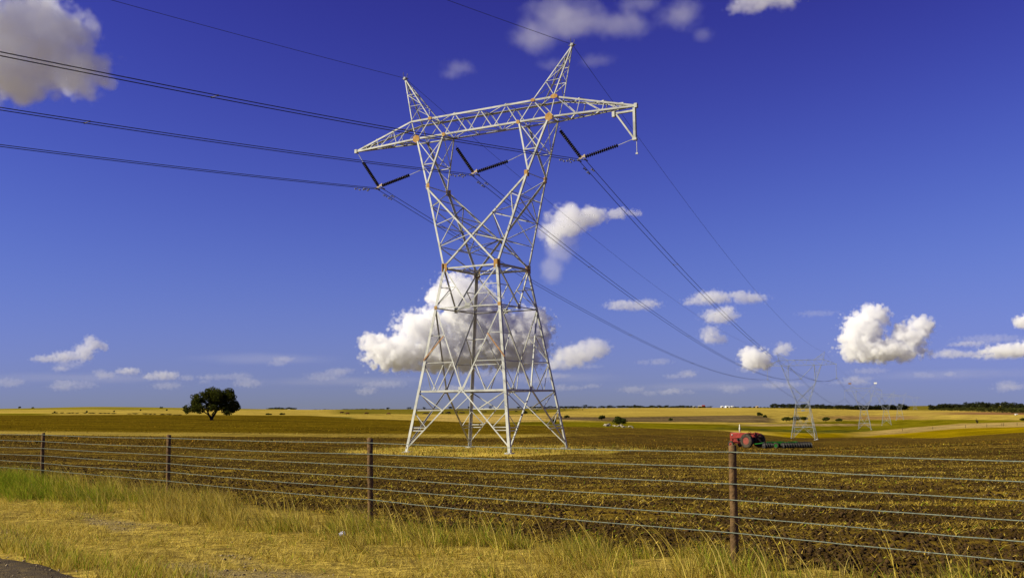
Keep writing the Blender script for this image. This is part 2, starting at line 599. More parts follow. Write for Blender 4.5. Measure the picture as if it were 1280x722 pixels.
    s_in = math_n(nt, 'ADD', s_in, math_n(nt, 'MULTIPLY', n_band, 1.1))
    s_in = math_n(nt, 'ADD', s_in, math_n(nt, 'MULTIPLY', n_gr, .25))
    s_in = math_n(nt, 'ADD', s_in, math_n(nt, 'MULTIPLY', math_n(nt, 'SUBTRACT', n_grain, .5), .55))
    straw = ramp(nt, s_in, 2.40, 2.95)
    soil_c = mix_c(nt, n_mid, (.032, .0185, .005), (.076, .044, .012))
    straw_c = mix_c(nt, n_gr, (.15, .090, .008), (.40, .27, .035))
    soil = mix_c(nt, straw, soil_c, straw_c)
    fieldc = mix_c(nt, math_n(nt, 'MULTIPLY', at_.outputs['Alpha'], .85), base, soil)
    # verge: thatch, bare earth, gravel
    th = mix_c(nt, n_gr, (.44, .315, .048), (.70, .51, .105))
    th = mix_c(nt, ramp(nt, n_fine, .38, .62), (.20, .14, .030), th)
    n_pat = noise_n(nt, mapped(.9, 1.6), 1., 4., .6)
    th = mix_c(nt, math_n(nt, 'MULTIPLY', ramp(nt, n_pat, .47, .66), .55), th, (.15, .10, .028))
    peb = N(nt, 'ShaderNodeTexVoronoi', Scale=38.)
    L(pos, peb.inputs['Vector'])
    grv = mix_c(nt, math_n(nt, 'MULTIPLY', peb.outputs['Distance'], 1.3, True), (.33, .26, .15), (.13, .10, .055))
    th = mix_c(nt, math_n(nt, 'MULTIPLY', sep.outputs[1], .6), th, grv)
    allc = mix_c(nt, sep.outputs[0], fieldc, th)
    L(allc, b.inputs['Base Color'])
    b.inputs['Roughness'].default_value = 1.
    b.inputs['Specular IOR Level'].default_value = 0.
    bp = nt.nodes.new('ShaderNodeBump')
    bp.inputs['Strength'].default_value = .9
    bp.inputs['Distance'].default_value = .08
    L(math_n(nt, 'ADD', n_fine, math_n(nt, 'MULTIPLY', n_gr, .35)), bp.inputs['Height'])
    L(bp.outputs[0], b.inputs['Normal'])
    o = link_mesh('ground', me, m, smooth=True)
    tag(o, 'rolling farmland of tilled brown soil, golden stubble and green pasture', kind='structure')


build_ground()

# road: a strip of worn asphalt beside the verge, its edge crumbled
def build_road():
    m, nt, b = mat_new('worn_asphalt')
    geo = nt.nodes.new('ShaderNodeNewGeometry')
    v = N(nt, 'ShaderNodeTexVoronoi', Scale=70.)
    nt.links.new(geo.outputs['Position'], v.inputs['Vector'])
    n1 = noise_n(nt, geo.outputs['Position'], 9., 4.)
    c = mix_c(nt, v.outputs['Distance'], (.13, .10, .062), (.05, .038, .025))
    c = mix_c(nt, ramp(nt, n1, .45, .7), c, (.15, .11, .05))
    nt.links.new(c, b.inputs['Base Color'])
    b.inputs['Roughness'].default_value = .95
    b.inputs['Specular IOR Level'].default_value = .02
    bp = nt.nodes.new('ShaderNodeBump')
    bp.inputs['Strength'].default_value = .8
    bp.inputs['Distance'].default_value = .012
    nt.links.new(v.outputs['Distance'], bp.inputs['Height'])
    nt.links.new(bp.outputs[0], b.inputs['Normal'])
    vs = np.arange(-60, 70, .12)
    us = np.array([4.80, 4.90, 5.15, 6, 7.5, 9, 10.5, 12, 12.1])
    U, Vv = np.meshgrid(us, vs)
    jag = (fbm(Vv * 1.1, Vv * 0 + 3.3, 4) - .5) * .5
    U = U + jag * (U < 5.2)
    X = FP[0][0] + U * _fn[0] + Vv * _fd[0]
    Y = FP[0][1] + U * _fn[1] + Vv * _fd[1]
    h = np.array([-.03, .035, .045, .05, .06, .06, .06, .05, -.03])[None] + 0 * U
    Z = terrain_smooth(X, Y) + h
    V = np.stack([X, Y, Z], -1).reshape(-1, 3)
    na = len(us)
    i = np.arange(len(vs) - 1)[:, None] * na
    j = np.arange(na - 1)[None]
    Q = np.stack([i + j, i + j + 1, i + na + j + 1, i + na + j], -1).reshape(-1, 4)
    me = np_mesh('road', V, Q, np.full(len(Q), 4))
    o = link_mesh('road', me, m, smooth=True)
    tag(o, 'edge of a worn grey asphalt road', kind='structure')


build_road()

# ------------------------------------------------------------------ grass, straw, clods
def strips(name, base, dirx, lean, h, w, col, mat, segs=3, curve=1.5, jitter=0.):
    """tapered bent blades: base (n,3), dirx (n,2) lean direction, lean metres at the tip, height, width"""
    n = len(base)
    ts = np.linspace(0, 1, segs + 1)
    V = np.zeros((n, segs * 2 + 1, 3), np.float32)
    wd = rng.normal(size=(n, 2))
    wd /= np.linalg.norm(wd, axis=1, keepdims=True)
    for k, t in enumerate(ts):
        c = base.copy()
        c[:, :2] += dirx * (lean * t ** curve)[:, None]
        c[:, 2] += h * (t - .18 * t ** 3 * np.clip(lean / np.maximum(h, 1e-3), 0, 2))
        if k < segs:
            hw = (w * (1 - t * .75) / 2)[:, None] * wd
            V[:, 2 * k, :] = c
            V[:, 2 * k, :2] -= hw
            V[:, 2 * k + 1, :] = c
            V[:, 2 * k + 1, :2] += hw
        else:
            V[:, 2 * k, :] = c
    nv = segs * 2 + 1
    off = (np.arange(n) * nv)[:, None]
    quads = np.concatenate([off + np.array([[2 * k, 2 * k + 1, 2 * k + 3, 2 * k + 2]]) for k in range(segs - 1)], 0)
    tris = off + np.array([[2 * segs - 2, 2 * segs - 1, 2 * segs]])
    me = np_mesh(name, V.reshape(-1, 3), np.concatenate([quads.ravel(), tris.ravel()]),
                 np.concatenate([np.full(len(quads), 4), np.full(len(tris), 3)]))
    a = me.color_attributes.new('col', 'FLOAT_COLOR', 'POINT')
    cc = np.ones((n, nv, 4), np.float32)
    cc[:, :, :3] = col[:, None, :]
    a.data.foreach_set('color', cc.ravel())
    return link_mesh(name, me, mat)


def fence_pts(u, v):
    X = FP[0][0] + u * _fn[0] + v * _fd[0]
    Y = FP[0][1] + u * _fn[1] + v * _fd[1]
    return X, Y


DRY = np.array([[.51, .385, .05], [.59, .46, .09], [.36, .26, .035], [.65, .50, .12]])
GRN = np.array([[.19, .29, .012], [.27, .32, .018], [.38, .35, .03]])


def blade_cols(n, green):
    d = DRY[rng.integers(0, 4, n)] * rng.uniform(.65, 1.1, (n, 1))
    g = GRN[rng.integers(0, 3, n)] * rng.uniform(.7, 1.15, (n, 1))
    m = (rng.random(n) < green)[:, None]
    return np.where(m, g, d)


def build_verge():
    def scatter(n, u0, u1, v0, v1):
        u, v = rng.uniform(u0, u1, n), rng.uniform(v0, v1, n)
        return u, v, *fence_pts(u, v)
    # tall band along the fence: tufts whose blades fan out and lean with the wind
    u, v, X, Y = scatter(30000, -1.1, 2.6, -9, 24)
    edge = np.interp(v, [-9, -3, 0, 4, 8, 12, 17, 24], [2.6, 2.5, 2.1, 1.5, 1.75, 1.9, 1.9, 1.9]) + (fbm(v * .7, v * 0 + 2, 3) - .5) * 1.0
    inner = np.interp(v, [-9, -2, 1, 6, 14, 24], [-.7, -.75, -.6, -.3, -.15, -.15]) + (fbm(v * .9, v * 0 + 9, 3) - .5) * .8
    dens = sstep(inner - .3, inner + .4, u) * sstep(edge + .45, edge - .45, u)
    clump = fbm(u * 1.5 + 7, v * 1.5, 3)
    keep = rng.random(len(u)) < dens * (.05 + .62 * sstep(.40, .62, clump))
    u, v, dens, clump = (a[keep] for a in (u, v, dens, clump))
    nb = rng.integers(5, 15, len(u))
    th = rng.uniform(.55, 1.35, len(u)) * (.5 + 1.0 * sstep(.34, .68, clump)) * (.55 + .45 * dens) * np.interp(v, [-9, -2, 1, 8, 16, 24], [.55, .60, .66, .82, .95, .95])
    ii = np.repeat(np.arange(len(u)), nb)
    n = len(ii)
    gsel = sstep(11.0, 15.0, v + (fbm(u, v * .6, 2) - .5) * 4) * sstep(.0, .8, u)
    green = (.10 + .78 * gsel + .30 * sstep(.52, .66, fbm(u * .8 + 30, v * .5, 2)))[ii]
    tone = np.clip(rng.normal(.98, .26, len(u)), .5, 1.5)[ii]
    sp = rng.normal(0, 1, (n, 2))
    rad = rng.gamma(1.5, .022, n)
    sp /= np.linalg.norm(sp, axis=1, keepdims=True)
    X, Y = fence_pts(u[ii], v[ii])
    X, Y = X + sp[:, 0] * rad, Y + sp[:, 1] * rad
    h = np.clip(.27 * th[ii] * rng.uniform(.45, 1.35, n), .05, .6)
    ld = sp * rng.uniform(.2, 1., (n, 1)) + np.array([-.55, -.1]) * rng.uniform(.2, 1.1, (n, 1))
    lm = np.linalg.norm(ld, axis=1)
    ld /= lm[:, None]
    base = np.stack([X, Y, terrain(X, Y) - .02], 1)
    o = strips('tall_grass', base, ld, h * np.clip(lm, .1, 1.2) * .8, h, rng.uniform(.004, .009, n), blade_cols(n, green) * tone[:, None], MAT['blade'])
    tag(o, 'tall dry grass along the wire fence', 'grass', kind='stuff')
    # short dry thatch of the mown strip, tufts by the road
    u, v, X, Y = scatter(270000, .6, 5.1, -7, 24)
    cl = fbm(u * 1.9 + 3, v * 1.5, 3)
    pat = sstep(.5, .7, fbm(v * .45 + 3, u * 1.2, 3)) * sstep(1.9, 2.4, u) * sstep(4.6, 3.9, u)
    tuft = sstep(3.7, 4.6, u + (fbm(v * .8, u * .8, 2) - .5) * 1.5)
    keep = rng.random(len(u)) < (.25 + .6 * sstep(.35, .6, cl)) * (1 - .85 * pat) * sstep(4.85, 4.65, u)
    u, v, X, Y, cl, tuft = (a[keep] for a in (u, v, X, Y, cl, tuft))
    n = len(u)
    h = rng.gamma(2.5, .012, n) * (1 + .6 * (cl > .5)) + tuft * rng.gamma(3, .035, n) * (cl > .42)
    h = np.clip(h, .008, .34)
    ld = rng.normal(0, 1, (n, 2))
    ld /= np.linalg.norm(ld, axis=1, keepdims=True)
    lean = np.where(tuft > .4, h * rng.uniform(.2, .9, n), rng.uniform(.04, .14, n))
    base = np.stack([X, Y, terrain(X, Y) - .004], 1)
    cols = blade_cols(n, .06 + .22 * tuft)
    cols = cols * np.where(tuft > .4, 1.05, 1.1)[:, None]
    o = strips('short_grass', base, ld, lean, h, rng.uniform(.005, .010, n), cols, MAT['blade'], segs=2)
    tag(o, 'short trampled dry grass of the verge', 'grass', kind='stuff')
    # long seed stalks bent by the wind
    n = 520
    v = rng.uniform(-8, 22, n)
    u = rng.normal(.35, .5, n)
    X, Y = fence_pts(u, v)
    base = np.stack([X, Y, terrain(X, Y) - .02], 1)
    ld = np.array([-.9, .25]) + rng.normal(0, .3, (n, 2))
    ld /= np.linalg.norm(ld, axis=1, keepdims=True)
    h = np.clip(rng.normal(.56, .17, n), .25, .95) * np.interp(v, [-8, 3, 10, 22], [1.05, 1., .85, .8])
    o = strips('grass_stalks', base, ld, h * rng.uniform(.25, .75, n), h, rng.uniform(.008, .013, n),
               DRY[rng.integers(0, 4, n)] * 1.05, MAT['blade'], segs=7, curve=2.1)
    tag(o, 'long bent seed stalks rising from the fence grass', 'grass', kind='stuff')


build_verge()


def build_litter():
    # straw pieces on the tilled field
    def scatter(n, d0, d1):
        D = d0 * np.exp(rng.random(n) * math.log(d1 / d0))
        a = R(31) * rng.uniform(-1, 1, n)
        return D * np.tan(a), D
    X, Y = scatter(620000, 9.5, 100)
    u, v = uv(X, Y)
    rows = fbm(X * .14 + 3, Y * .75, 4)
    cl = fbm(X * 1.7 + 9, Y * 2.2, 3)
    mid = sstep(13, 19, np.hypot(X, Y))
    keep = (u < -.5) & (rng.random(len(u)) < (.03 + .08 * mid + .85 * sstep(.47, .62, rows * .65 + cl * .35) * (.30 + .70 * mid)))
    X, Y, cl = X[keep], Y[keep], cl[keep]
    n = len(X)
    base = np.stack([X, Y, terrain(X, Y) + .012], 1)
    ld = rng.normal(0, 1, (n, 2)) * np.array([1.3, .8])
    ld /= np.linalg.norm(ld, axis=1, keepdims=True)
    ln = rng.gamma(2.5, .020, n) + .015
    h = np.abs(rng.normal(.012, .03, n)) + .004
    c = DRY[rng.integers(0, 4, n)] * rng.uniform(.3, .95, (n, 1)) * np.array([1, .9, .7])
    gi = rng.random(n) < .05
    c[gi] = GRN[rng.integers(0, 3, gi.sum())]
    o = strips('field_straw', base, ld, ln, h, rng.uniform(.005, .014, n) * (1 + Y / 45), c, MAT['straw'], segs=2, curve=1.)
    tag(o, 'chopped straw scattered over the tilled field', 'straw', kind='stuff')
    # dry grass left standing between the tower's feet
    X = rng.normal(TOWER_XY[0], 6.5, 16000)
    Y = rng.normal(TOWER_XY[1], 4.6, 16000)
    ring = np.hypot((X - TOWER_XY[0]) * .80, Y - TOWER_XY[1]) + (fbm(X * .35, Y * .35, 3) - .5) * 5
    k = (ring < 9) & (rng.random(len(X)) < .2 + .8 * sstep(.4, .6, fbm(X * .8, Y * .8, 2)))
    X, Y = X[k], Y[k]
    n = len(X)
    ld = rng.normal(0, 1, (n, 2))
    ld /= np.linalg.norm(ld, axis=1, keepdims=True)
    h = rng.gamma(3, .06, n)
    o = strips('tower_grass', np.stack([X, Y, terrain(X, Y) - .02], 1), ld, h * .5, h, rng.uniform(.02, .04, n), blade_cols(n, .12), MAT['blade'], segs=2)
    tag(o, 'patch of dry golden grass between the feet of the big tower', 'grass', kind='stuff')
    # weeds and stubble standing on the far stubble field
    n = 190000
    D = 62 * np.exp(rng.random(n) * math.log(460 / 62))
    a_ = R(30) * rng.uniform(-1, 1, n)
    X, Y = D * np.tan(a_), D
    zt = terrain(X, Y)
    px_, py_ = project(X, Y, terrain_smooth(X, Y))
    cv, tl = cover(px_, py_)
    k = (tl > .2) & (rng.random(n) < .25 + .75 * sstep(.42, .6, fbm(X * .03, Y * .06, 3)))
    X, Y, zt, cv = X[k], Y[k], zt[k], cv[k]
    n = len(X)
    ld = rng.normal(0, 1, (n, 2))
    ld /= np.linalg.norm(ld, axis=1, keepdims=True)
    h = rng.gamma(3, .028, n)
    cc_ = (cv * .5 + np.array([.17, .10, .008]) * .5) * np.exp(rng.normal(.28, .38, (n, 1))) * rng.uniform(.85, 1.15, (n, 3))
    o = strips('far_stubble', np.stack([X, Y, zt - .03], 1), ld, h * .6, h, rng.uniform(.03, .07, n) * (1 + Y / 140), np.clip(cc_, .004, .5), MAT['straw'], segs=2, curve=1.2)
    tag(o, 'low weeds and stubble standing over the far field', 'stubble', kind='stuff')
    # soil clods
    X, Y = scatter(60000, 9.5, 45)
    u, v = uv(X, Y)
    k = (u < -.6)
    X, Y = X[k], Y[k]
    n = len(X)
    s = rng.gamma(2., .0075, n) + .006
    oct_ = np.array([[1, 0, 0], [0, 1, 0], [-1, 0, 0], [0, -1, 0], [0, 0, .8], [0, 0, -.8]])
    pale = rng.random(n) < .012
    s = np.where(pale, np.minimum(s * .7, .02), np.minimum(s, .045))
    V = oct_[None] * s[:, None, None] * rng.uniform(.6, 1.35, (n, 6, 1))
    V = V + np.stack([X, Y, terrain(X, Y) + s * .25], 1)[:, None]
    fc = np.array([[0, 1, 4], [1, 2, 4], [2, 3, 4], [3, 0, 4], [1, 0, 5], [2, 1, 5], [3, 2, 5], [0, 3, 5]])
    Fs = (np.arange(n) * 6)[:, None, None] + fc[None]
    me = np_mesh('soil_clods', V.reshape(-1, 3), Fs.ravel(), np.full(n * 8, 3))
    a = me.color_attributes.new('col', 'FLOAT_COLOR', 'POINT')
    cc = np.ones((n, 6, 4), np.float32)
    sc = np.array([.046, .027, .010]) * rng.uniform(.6, 1.5, (n, 1))
    sc[pale] = np.array([.30, .24, .14])
    cc[:, :, :3] = sc[:, None]
    a.data.foreach_set('color', cc.ravel())
    o = link_mesh('soil_clods', me, MAT['clod'])
    tag(o, 'crumbled dark clods of tilled soil', 'soil', kind='stuff')
    # gravel on the worn verge and on the road edge
    n = 6500
    v = rng.uniform(-6, 22, n)
    u = rng.uniform(2.0, 5.6, n)
    pat = sstep(.48, .66, fbm(v * .45 + 3, u * 1.2, 3)) * sstep(1.9, 2.4, u) * sstep(4.6, 3.9, u) + .5 * sstep(4.6, 4.8, u) + .02
    k = rng.random(n) < pat
    u, v = u[k], v[k]
    X, Y = fence_pts(u, v)
    n = len(X)
    s = rng.gamma(3, .0026, n) + .003
    V = oct_[None] * s[:, None, None] * rng.uniform(.6, 1.35, (n, 6, 1))
    zb = terrain(X, Y) + np.where(u > 4.85, .045, 0)
    V = V + np.stack([X, Y, zb + s * .3], 1)[:, None]
    Fs = (np.arange(n) * 6)[:, None, None] + fc[None]
    me = np_mesh('gravel', V.reshape(-1, 3), Fs.ravel(), np.full(n * 8, 3))
    a = me.color_attributes.new('col', 'FLOAT_COLOR', 'POINT')
    cc = np.ones((n, 6, 4), np.float32)
    cc[:, :, :3] = (np.array([.30, .23, .13]) * rng.uniform(.35, 1.4, (n, 1)))[:, None]
    a.data.foreach_set('color', cc.ravel())
    o = link_mesh('gravel', me, MAT['clod'])
    tag(o, 'loose pale gravel on the worn verge', 'gravel', kind='stuff')


build_litter()
# ------------------------------------------------------------------ wire fence
def build_fence():
    tops = [(918.5 - 3.2, 557.), (462.8, 548.), (211, 543.5), (54, 541.)]
    wy = [[564.4, 583.6, 604, 624, 644.5, 664.7], [552.9, 566.9, 581, 595.6, 609.8, 623.4],
          [547, 557.7, 568.1, 578.5, 589, 600.2], [542.7, 551, 559.8, 568.8, 577.9, 586.8]]
    Ds = [10.5, 15.0, 20.0, 24.2]
    bases, topz, wz = [], [], []
    for p, (tx, ty), w, D in zip(FP, tops, wy, Ds):
        b = p.copy()
        b[2] = float(terrain(p[0], p[1]))
        bases.append(b)
        t = at(tx, ty, D)
        topz.append(t)
        wz.append([at(tx, y, D)[2] for y in w])
    wz = [np.array(w) for w in wz]
    # neighbours that stand just outside the picture
    step = (bases[0] - bases[1])
    for k in (1, 2):
        b = bases[0] + step * .98
        b[2] = float(terrain(b[0], b[1]))
        t = b.copy(); t[2] = topz[0][2] + .01
        bases.insert(0, b); topz.insert(0, t); wz.insert(0, wz[0] + .012)
    step = bases[-1] - bases[-2]
    for k in (1, 2):
        b = bases[-1] + step * 1.05
        b[2] = float(terrain(b[0], b[1]))
        t = b.copy(); t[2] = topz[-1][2] - .03
        bases.append(b); topz.append(t); wz.append(wz[-1] - .03)
    O = bases[2].copy()
    root = tag(empty('wire_fence', O), 'six-strand barbed wire fence on brown round posts crossing the foreground', 'fence')
    for b, t in zip(bases, topz):
        m = MB()
        r = .041
        t2 = t.copy()
        pts = [b - O - np.array([0, 0, .3])]
        for f in np.linspace(0, 1, 7):
            pts.append(b + (t2 - b) * f - O + np.append(rng.normal(0, .0025, 2), 0))
        pts.append(t2 - O + np.array([0, 0, .008]))
        m.tube(pts, [r * 1.05] + list(r * rng.uniform(.95, 1.04, 7)) + [r * .62], 14)
        m.build('fence_post', MAT['post'], root, True)
        # staples where the wires meet the post
    toward = np.append(_fn, 0.) * .047
    for k in range(6):
        m = MB()
        pts = []
        for i in range(len(bases) - 1):
            f0 = topz[i] + 0; f1 = topz[i + 1] + 0
            ax0 = bases[i] + (topz[i] - bases[i]) * ((wz[i][k] - bases[i][2]) / (topz[i][2] - bases[i][2]))
            ax1 = bases[i + 1] + (topz[i + 1] - bases[i + 1]) * ((wz[i + 1][k] - bases[i + 1][2]) / (topz[i + 1][2] - bases[i + 1][2]))
            n = 24
            sag = rng.uniform(.004, .02)
            for j in range(n if i < len(bases) - 2 else n + 1):
                f = j / n
                p = ax0 * (1 - f) + ax1 * f + toward - O
                p[2] -= 4 * sag * f * (1 - f)
                p += rng.normal(0, .0012, 3)
                pts.append(p)
        m.tube(pts, .0047, 5)
        P = np.array(pts)
        seg = np.linalg.norm(np.diff(P, axis=0), axis=1)
        s = np.concatenate([[0], np.cumsum(seg)])
        for q in np.arange(rng.uniform(0, .1), s[-1], .127):
            c = np.array([np.interp(q, s, P[:, i]) for i in range(3)])
            dd = np.append(_fd, 0)
            for sg in (-1, 1):
                v = rng.normal(0, 1, 3)
                v -= dd * (v @ dd)
                v = v / np.linalg.norm(v) * .016 + dd * sg * .008
                m.tube([c - v, c + v], [.0012, .0012], 3, cap=False)
        m.build('wire', MAT['wire'], root, True)
    return O


build_fence()

# ------------------------------------------------------------------ lattice pylons
K = 1.25
ZB = -2.568


def _p1(z): return (z - ZB) * K


PYLON_A = dict(B=3.427 * K, W=1.853 * K, zw=_p1(7.963), z2=_p1(5.615), z3=_p1(2.452), z4=_p1(.868), D=.62 * K, De=1.172 * K,
               ze=_p1(13.064), te=3.453 * K, zbb=_p1(16.24), bo=4.594 * K, bi=2.58 * K, zbt=_p1(17.463), to=4.95 * K, ti=3.571 * K,
               zp=_p1(20.45), tp=5.86 * K, tip=9.65 * K, ztip=_p1(16.253))
PYLON_B = dict(B=3.75, W=1.95, zw=11.65, z2=9.0, z3=5.6, z4=3.9, D=.75, De=1.4, ze=17.5, te=4.1, zbb=23.2, bo=6.2, bi=3.95,
               zbt=25.0, to=6.9, ti=4.0, zp=27.3, tp=7.35, tip=10.65, ztip=23.35)


def build_pylon(q, main):
    k = 1. if main else .68
    wl, wc, wb, wd, wr = .20 * k, .145 * k, .12 * k, .092 * k, (.056 if main else .04)
    steel = MAT['steel'] if main else MAT['steel_far']
    root = empty('transmission_tower')
    V3 = lambda *a: np.array(a, float)

    def leg(s, l, z):
        w = q['B'] + (q['W'] - q['B']) * z / q['zw']
        return V3(s * w, l * w, z)
    lerp = lambda a, b, u: np.array(a) * (1 - u) + np.array(b) * u
    zk = np.array([0, 0, 1.])
    corners = [(-1, -1), (1, -1), (1, 1), (-1, 1)]
    for s, l in corners:
        m = MB()
        m.angle(leg(s, l, -.15), leg(s, l, q['zw']), wl, (-s, 0, 0), (0, -l, 0), .028)
        # base shoe
        p = leg(s, l, 0)
        m.box(p + V3(-s * .16, -l * .16, .03), (.5, .5, .05))
        m.build('leg', steel, root)
        f = MB().lathe([(-.5, .42), (.10, .42), (.16, .36)], p + V3(-s * .12, -l * .12, -.16), (0, 0, 1), 14)
        f.build('footing', MAT['concrete'], root)
    # faces of the body
    for i in range(4):
        a, b = corners[i], corners[(i + 1) % 4]
        n = V3((a[0] + b[0]) / 2, (a[1] + b[1]) / 2, 0)
        ins = -n
        A = lambda z: leg(*a, z) + ins * .03
        Bf = lambda z: leg(*b, z) + ins * .03
        mid = lambda z: (A(z) + Bf(z)) / 2
        mb = MB()

        def bar(p, r, w, depth=.0):
            off = ins * depth
            mb.angle(np.array(p) + off, np.array(r) + off, w, np.cross(np.array(r) - p, n), ins, .014)
        z4, z3, z2, zw = q['z4'], q['z3'], q['z2'], q['zw']
        for X in (A, Bf):
            # bottom panel
            d0, d1 = X(.25), mid(z4)
            bar(d0, d1, wd)
            zz = lambda u: d0[2] + (d1[2] - d0[2]) * u
            for u in (.66, .36):
                bar(X(zz(u)), lerp(d0, d1, u), wr, .04)
            bar(X(zz(.31)), lerp(d0, d1, .31), wr, .04)
            bar(X(z4 - .1), lerp(d0, d1, .66), wr * 1.2, .06)
            bar(X(zz(.64)), lerp(d0, d1, .36), wr, .06)
            # middle panel
            d0, d1 = mid(z4), X(z2)
            bar(d0, d1, wd, .02)
            bar(X(z3), lerp(d0, d1, (z3 - z4) / (z2 - z4)), wr, .05)
            u3 = (z3 - z4) / (z2 - z4)
            bar(X(z3), lerp(X(z4), mid(z4), .42), wr, .06)
            bar(lerp(d0, d1, u3), lerp(X(z4), mid(z4), .47), wr, .07)
            z64 = z4 + .66 * (z2 - z4)
            bar(X(z64), lerp(d0, d1, .66), wr, .05)
            bar(X(z3 + .1), lerp(d0, d1, .66), wr, .06)
            # upper panel
            d0, d1 = mid(z2), X(zw)
            bar(d0, d1, wd, .02)
            bar(X((z2 + zw) / 2), lerp(d0, d1, .5), wr, .05)
            bar(X(z2 + .1), lerp(d0, d1, .5), wr, .06)
        # small node plates
        for z in (z4, z2):
            c = mid(z) + ins * .02
            t = np.cross(n, zk)
            mb.add([c - t * .22 - zk * .2, c + t * .22 - zk * .2, c + t * .22 + zk * .2, c - t * .22 + zk * .2,
                    c - t * .22 - zk * .2 + ins * .012, c + t * .22 - zk * .2 + ins * .012, c + t * .22 + zk * .2 + ins * .012, c - t * .22 + zk * .2 + ins * .012],
                   [(0, 1, 2, 3), (7, 6, 5, 4), (0, 4, 5, 1), (1, 5, 6, 2), (2, 6, 7, 3), (3, 7, 4, 0)])
        mb.build('face_bracing', steel, root)
    # belts with plan bracing
    for z, w in ((q['z4'], wb * 1.15), (q['z2'], wb * .7), (q['zw'], wb)):
        mb = MB()
        mids = []
        for i in range(4):
            a, b = corners[i], corners[(i + 1) % 4]
            n = V3((a[0] + b[0]) / 2, (a[1] + b[1]) / 2, 0)
            pa, pb = leg(*a, z) - n * .05, leg(*b, z) - n * .05
            mb.angle(pa, pb, w, -zk, -n, .016)
            mids.append((pa + pb) / 2 - n * .06)
        for i in range(4):
            mb.angle(mids[i], mids[(i + 1) % 4], wr * 1.1, -zk, mids[i] - mids[(i + 2) % 4], .012)
        if z == q['zw']:
            mb.angle(leg(-1, -1, z) - zk * .12, leg(1, 1, z) - zk * .12, wr * 1.2, -zk, (1, -1, 0), .012)
            mb.angle(leg(1, -1, z) - zk * .16, leg(-1, 1, z) - zk * .16, wr * 1.2, -zk, (1, 1, 0), .012)
        mb.build('belt', steel, root)
    # fork arms
    W, zw = q['W'], q['zw']
    yb = lambda l, z: l * np.interp(z, [zw, q['ze'], q['zbb'], q['zbt']], [W, q['De'], q['D'], q['D']])
    el = lambda s, l: V3(s * q['te'], l * q['De'], q['ze'])
    bo = lambda s, l: V3(s * q['bo'], l * q['D'], q['zbb'])
    bi = lambda s, l: V3(s * q['bi'], l * q['D'], q['zbb'])
    to = lambda s, l: V3(s * q['to'], l * q['D'], q['zbt'])
    ti = lambda s, l: V3(s * q['ti'], l * q['D'], q['zbt'])
    for s in (-1, 1):
        mb = MB()
        for l in (-1, 1):
            n = V3(0, l, 0)
            O0, I0, E = leg(s, l, zw), leg(-s, l, zw), el(s, l)
            Oc = lambda u: lerp(E, O0, u)      # outer chord, u from elbow down
            Ic = lambda u: lerp(E, I0, u) - n * (.0 if s < 0 else .1)
            mb.angle(O0, E, wc, (-s, 0, .2), -n, .022)
            mb.angle(Ic(1), Ic(0), wc * .85, np.cross(I0 - E, n), -n, .02)
            for a, b in (((.26), (.20)), ((.49), (.20)), ((.49), (.41)), ((.75), (.41)), ((.75), (.63))):
                mb.angle(Oc(a) - n * .05, Ic(b) - n * .05, wr, np.cross(Oc(a) - Ic(b), n), -n, .012)
            # fork head
            Ho, Hi = lerp(E, bo(s, l), .45), lerp(E, bi(s, l), .45)
            mb.angle(E, bo(s, l), wc * .9, (-s, 0, .2), -n, .02)
            mb.angle(E + V3(0, -l * .03, 0), bi(s, l), wc * .85, (s, 0, .2), -n, .02)
            mb.angle(Ho - n * .04, Hi - n * .04, wr * 1.2, zk, -n, .012)
            mb.angle(bo(s, l) - n * .06, Hi - n * .06, wr * 1.15, np.cross(bo(s, l) - Hi, n), -n, .012)
            mb.angle(bi(s, l) - n * .09, Ho - n * .09, wr * 1.15, np.cross(bi(s, l) - Ho, n), -n, .012)
            q1, q2 = lerp(E, bo(s, l), .22), lerp(E, bi(s, l), .22)
            mb.angle(lerp(E, bo(s, l), .45) - n * .03, q2 - n * .03, wr * .8, np.cross(Ho - q2, n), -n, .01)
        # between the front and back planes
        def cross(fa, us, w):
            for j, u in enumerate(us):
                mb.angle(fa(-1, u), fa(1, u), w, zk, (s, 0, 0), .012)
                if j:
                    a, b = (1, -1) if j % 2 else (-1, 1)
                    mb.angle(fa(a, us[j - 1]), fa(b, u), w, np.cross(fa(a, us[j - 1]) - fa(b, u), (s, 0, 0)), (-s, 0, 0), .012)
        cross(lambda l, u: lerp(el(s, l), leg(s, l, zw), u) + V3(-s * .05, 0, 0), (0, .26, .49, .75, 1.), wr)
        cross(lambda l, u: lerp(el(s, l), leg(-s, l, zw), u) + V3(s * .04, 0, .04), (.20, .41, .63, .82), wr)
        cross(lambda l, u: lerp(el(s, l), bo(s, l), u) + V3(-s * .05, 0, 0), (.45, 1.), wr)
        cross(lambda l, u: lerp(el(s, l), bi(s, l), u) + V3(s * .05, 0, 0), (.45, 1.), wr)
        mb.build('fork_arm', steel, root)
    # bridge truss
    mb = MB()
    tops = np.linspace(-q['ti'], q['ti'], 5)
    bots = np.linspace(-q['bi'], q['bi'], 4)
    for l in (-1, 1):
        n = V3(0, l, 0)
        mb.angle(bo(-1, l), bo(1, l), wc * .9, zk, -n, .02)
        mb.angle(to(-1, l), to(1, l), wc * .9, -zk, -n, .02)
        seq = [to(-1, l), bo(-1, l), ti(-1, l)]
        for j in range(4):
            seq.append(V3(bots[j], l * q['D'], q['zbb']))
            seq.append(V3(tops[j + 1], l * q['D'], q['zbt']))
        seq += [bo(1, l), to(1, l)]
        for a, b in zip(seq[:-1], seq[1:]):
            mb.angle(a - n * .05, b - n * .05, wd * .72, np.cross(b - a, n), -n, .012)
    px_ = [-q['bo']] + list(bots) + [q['bo']]
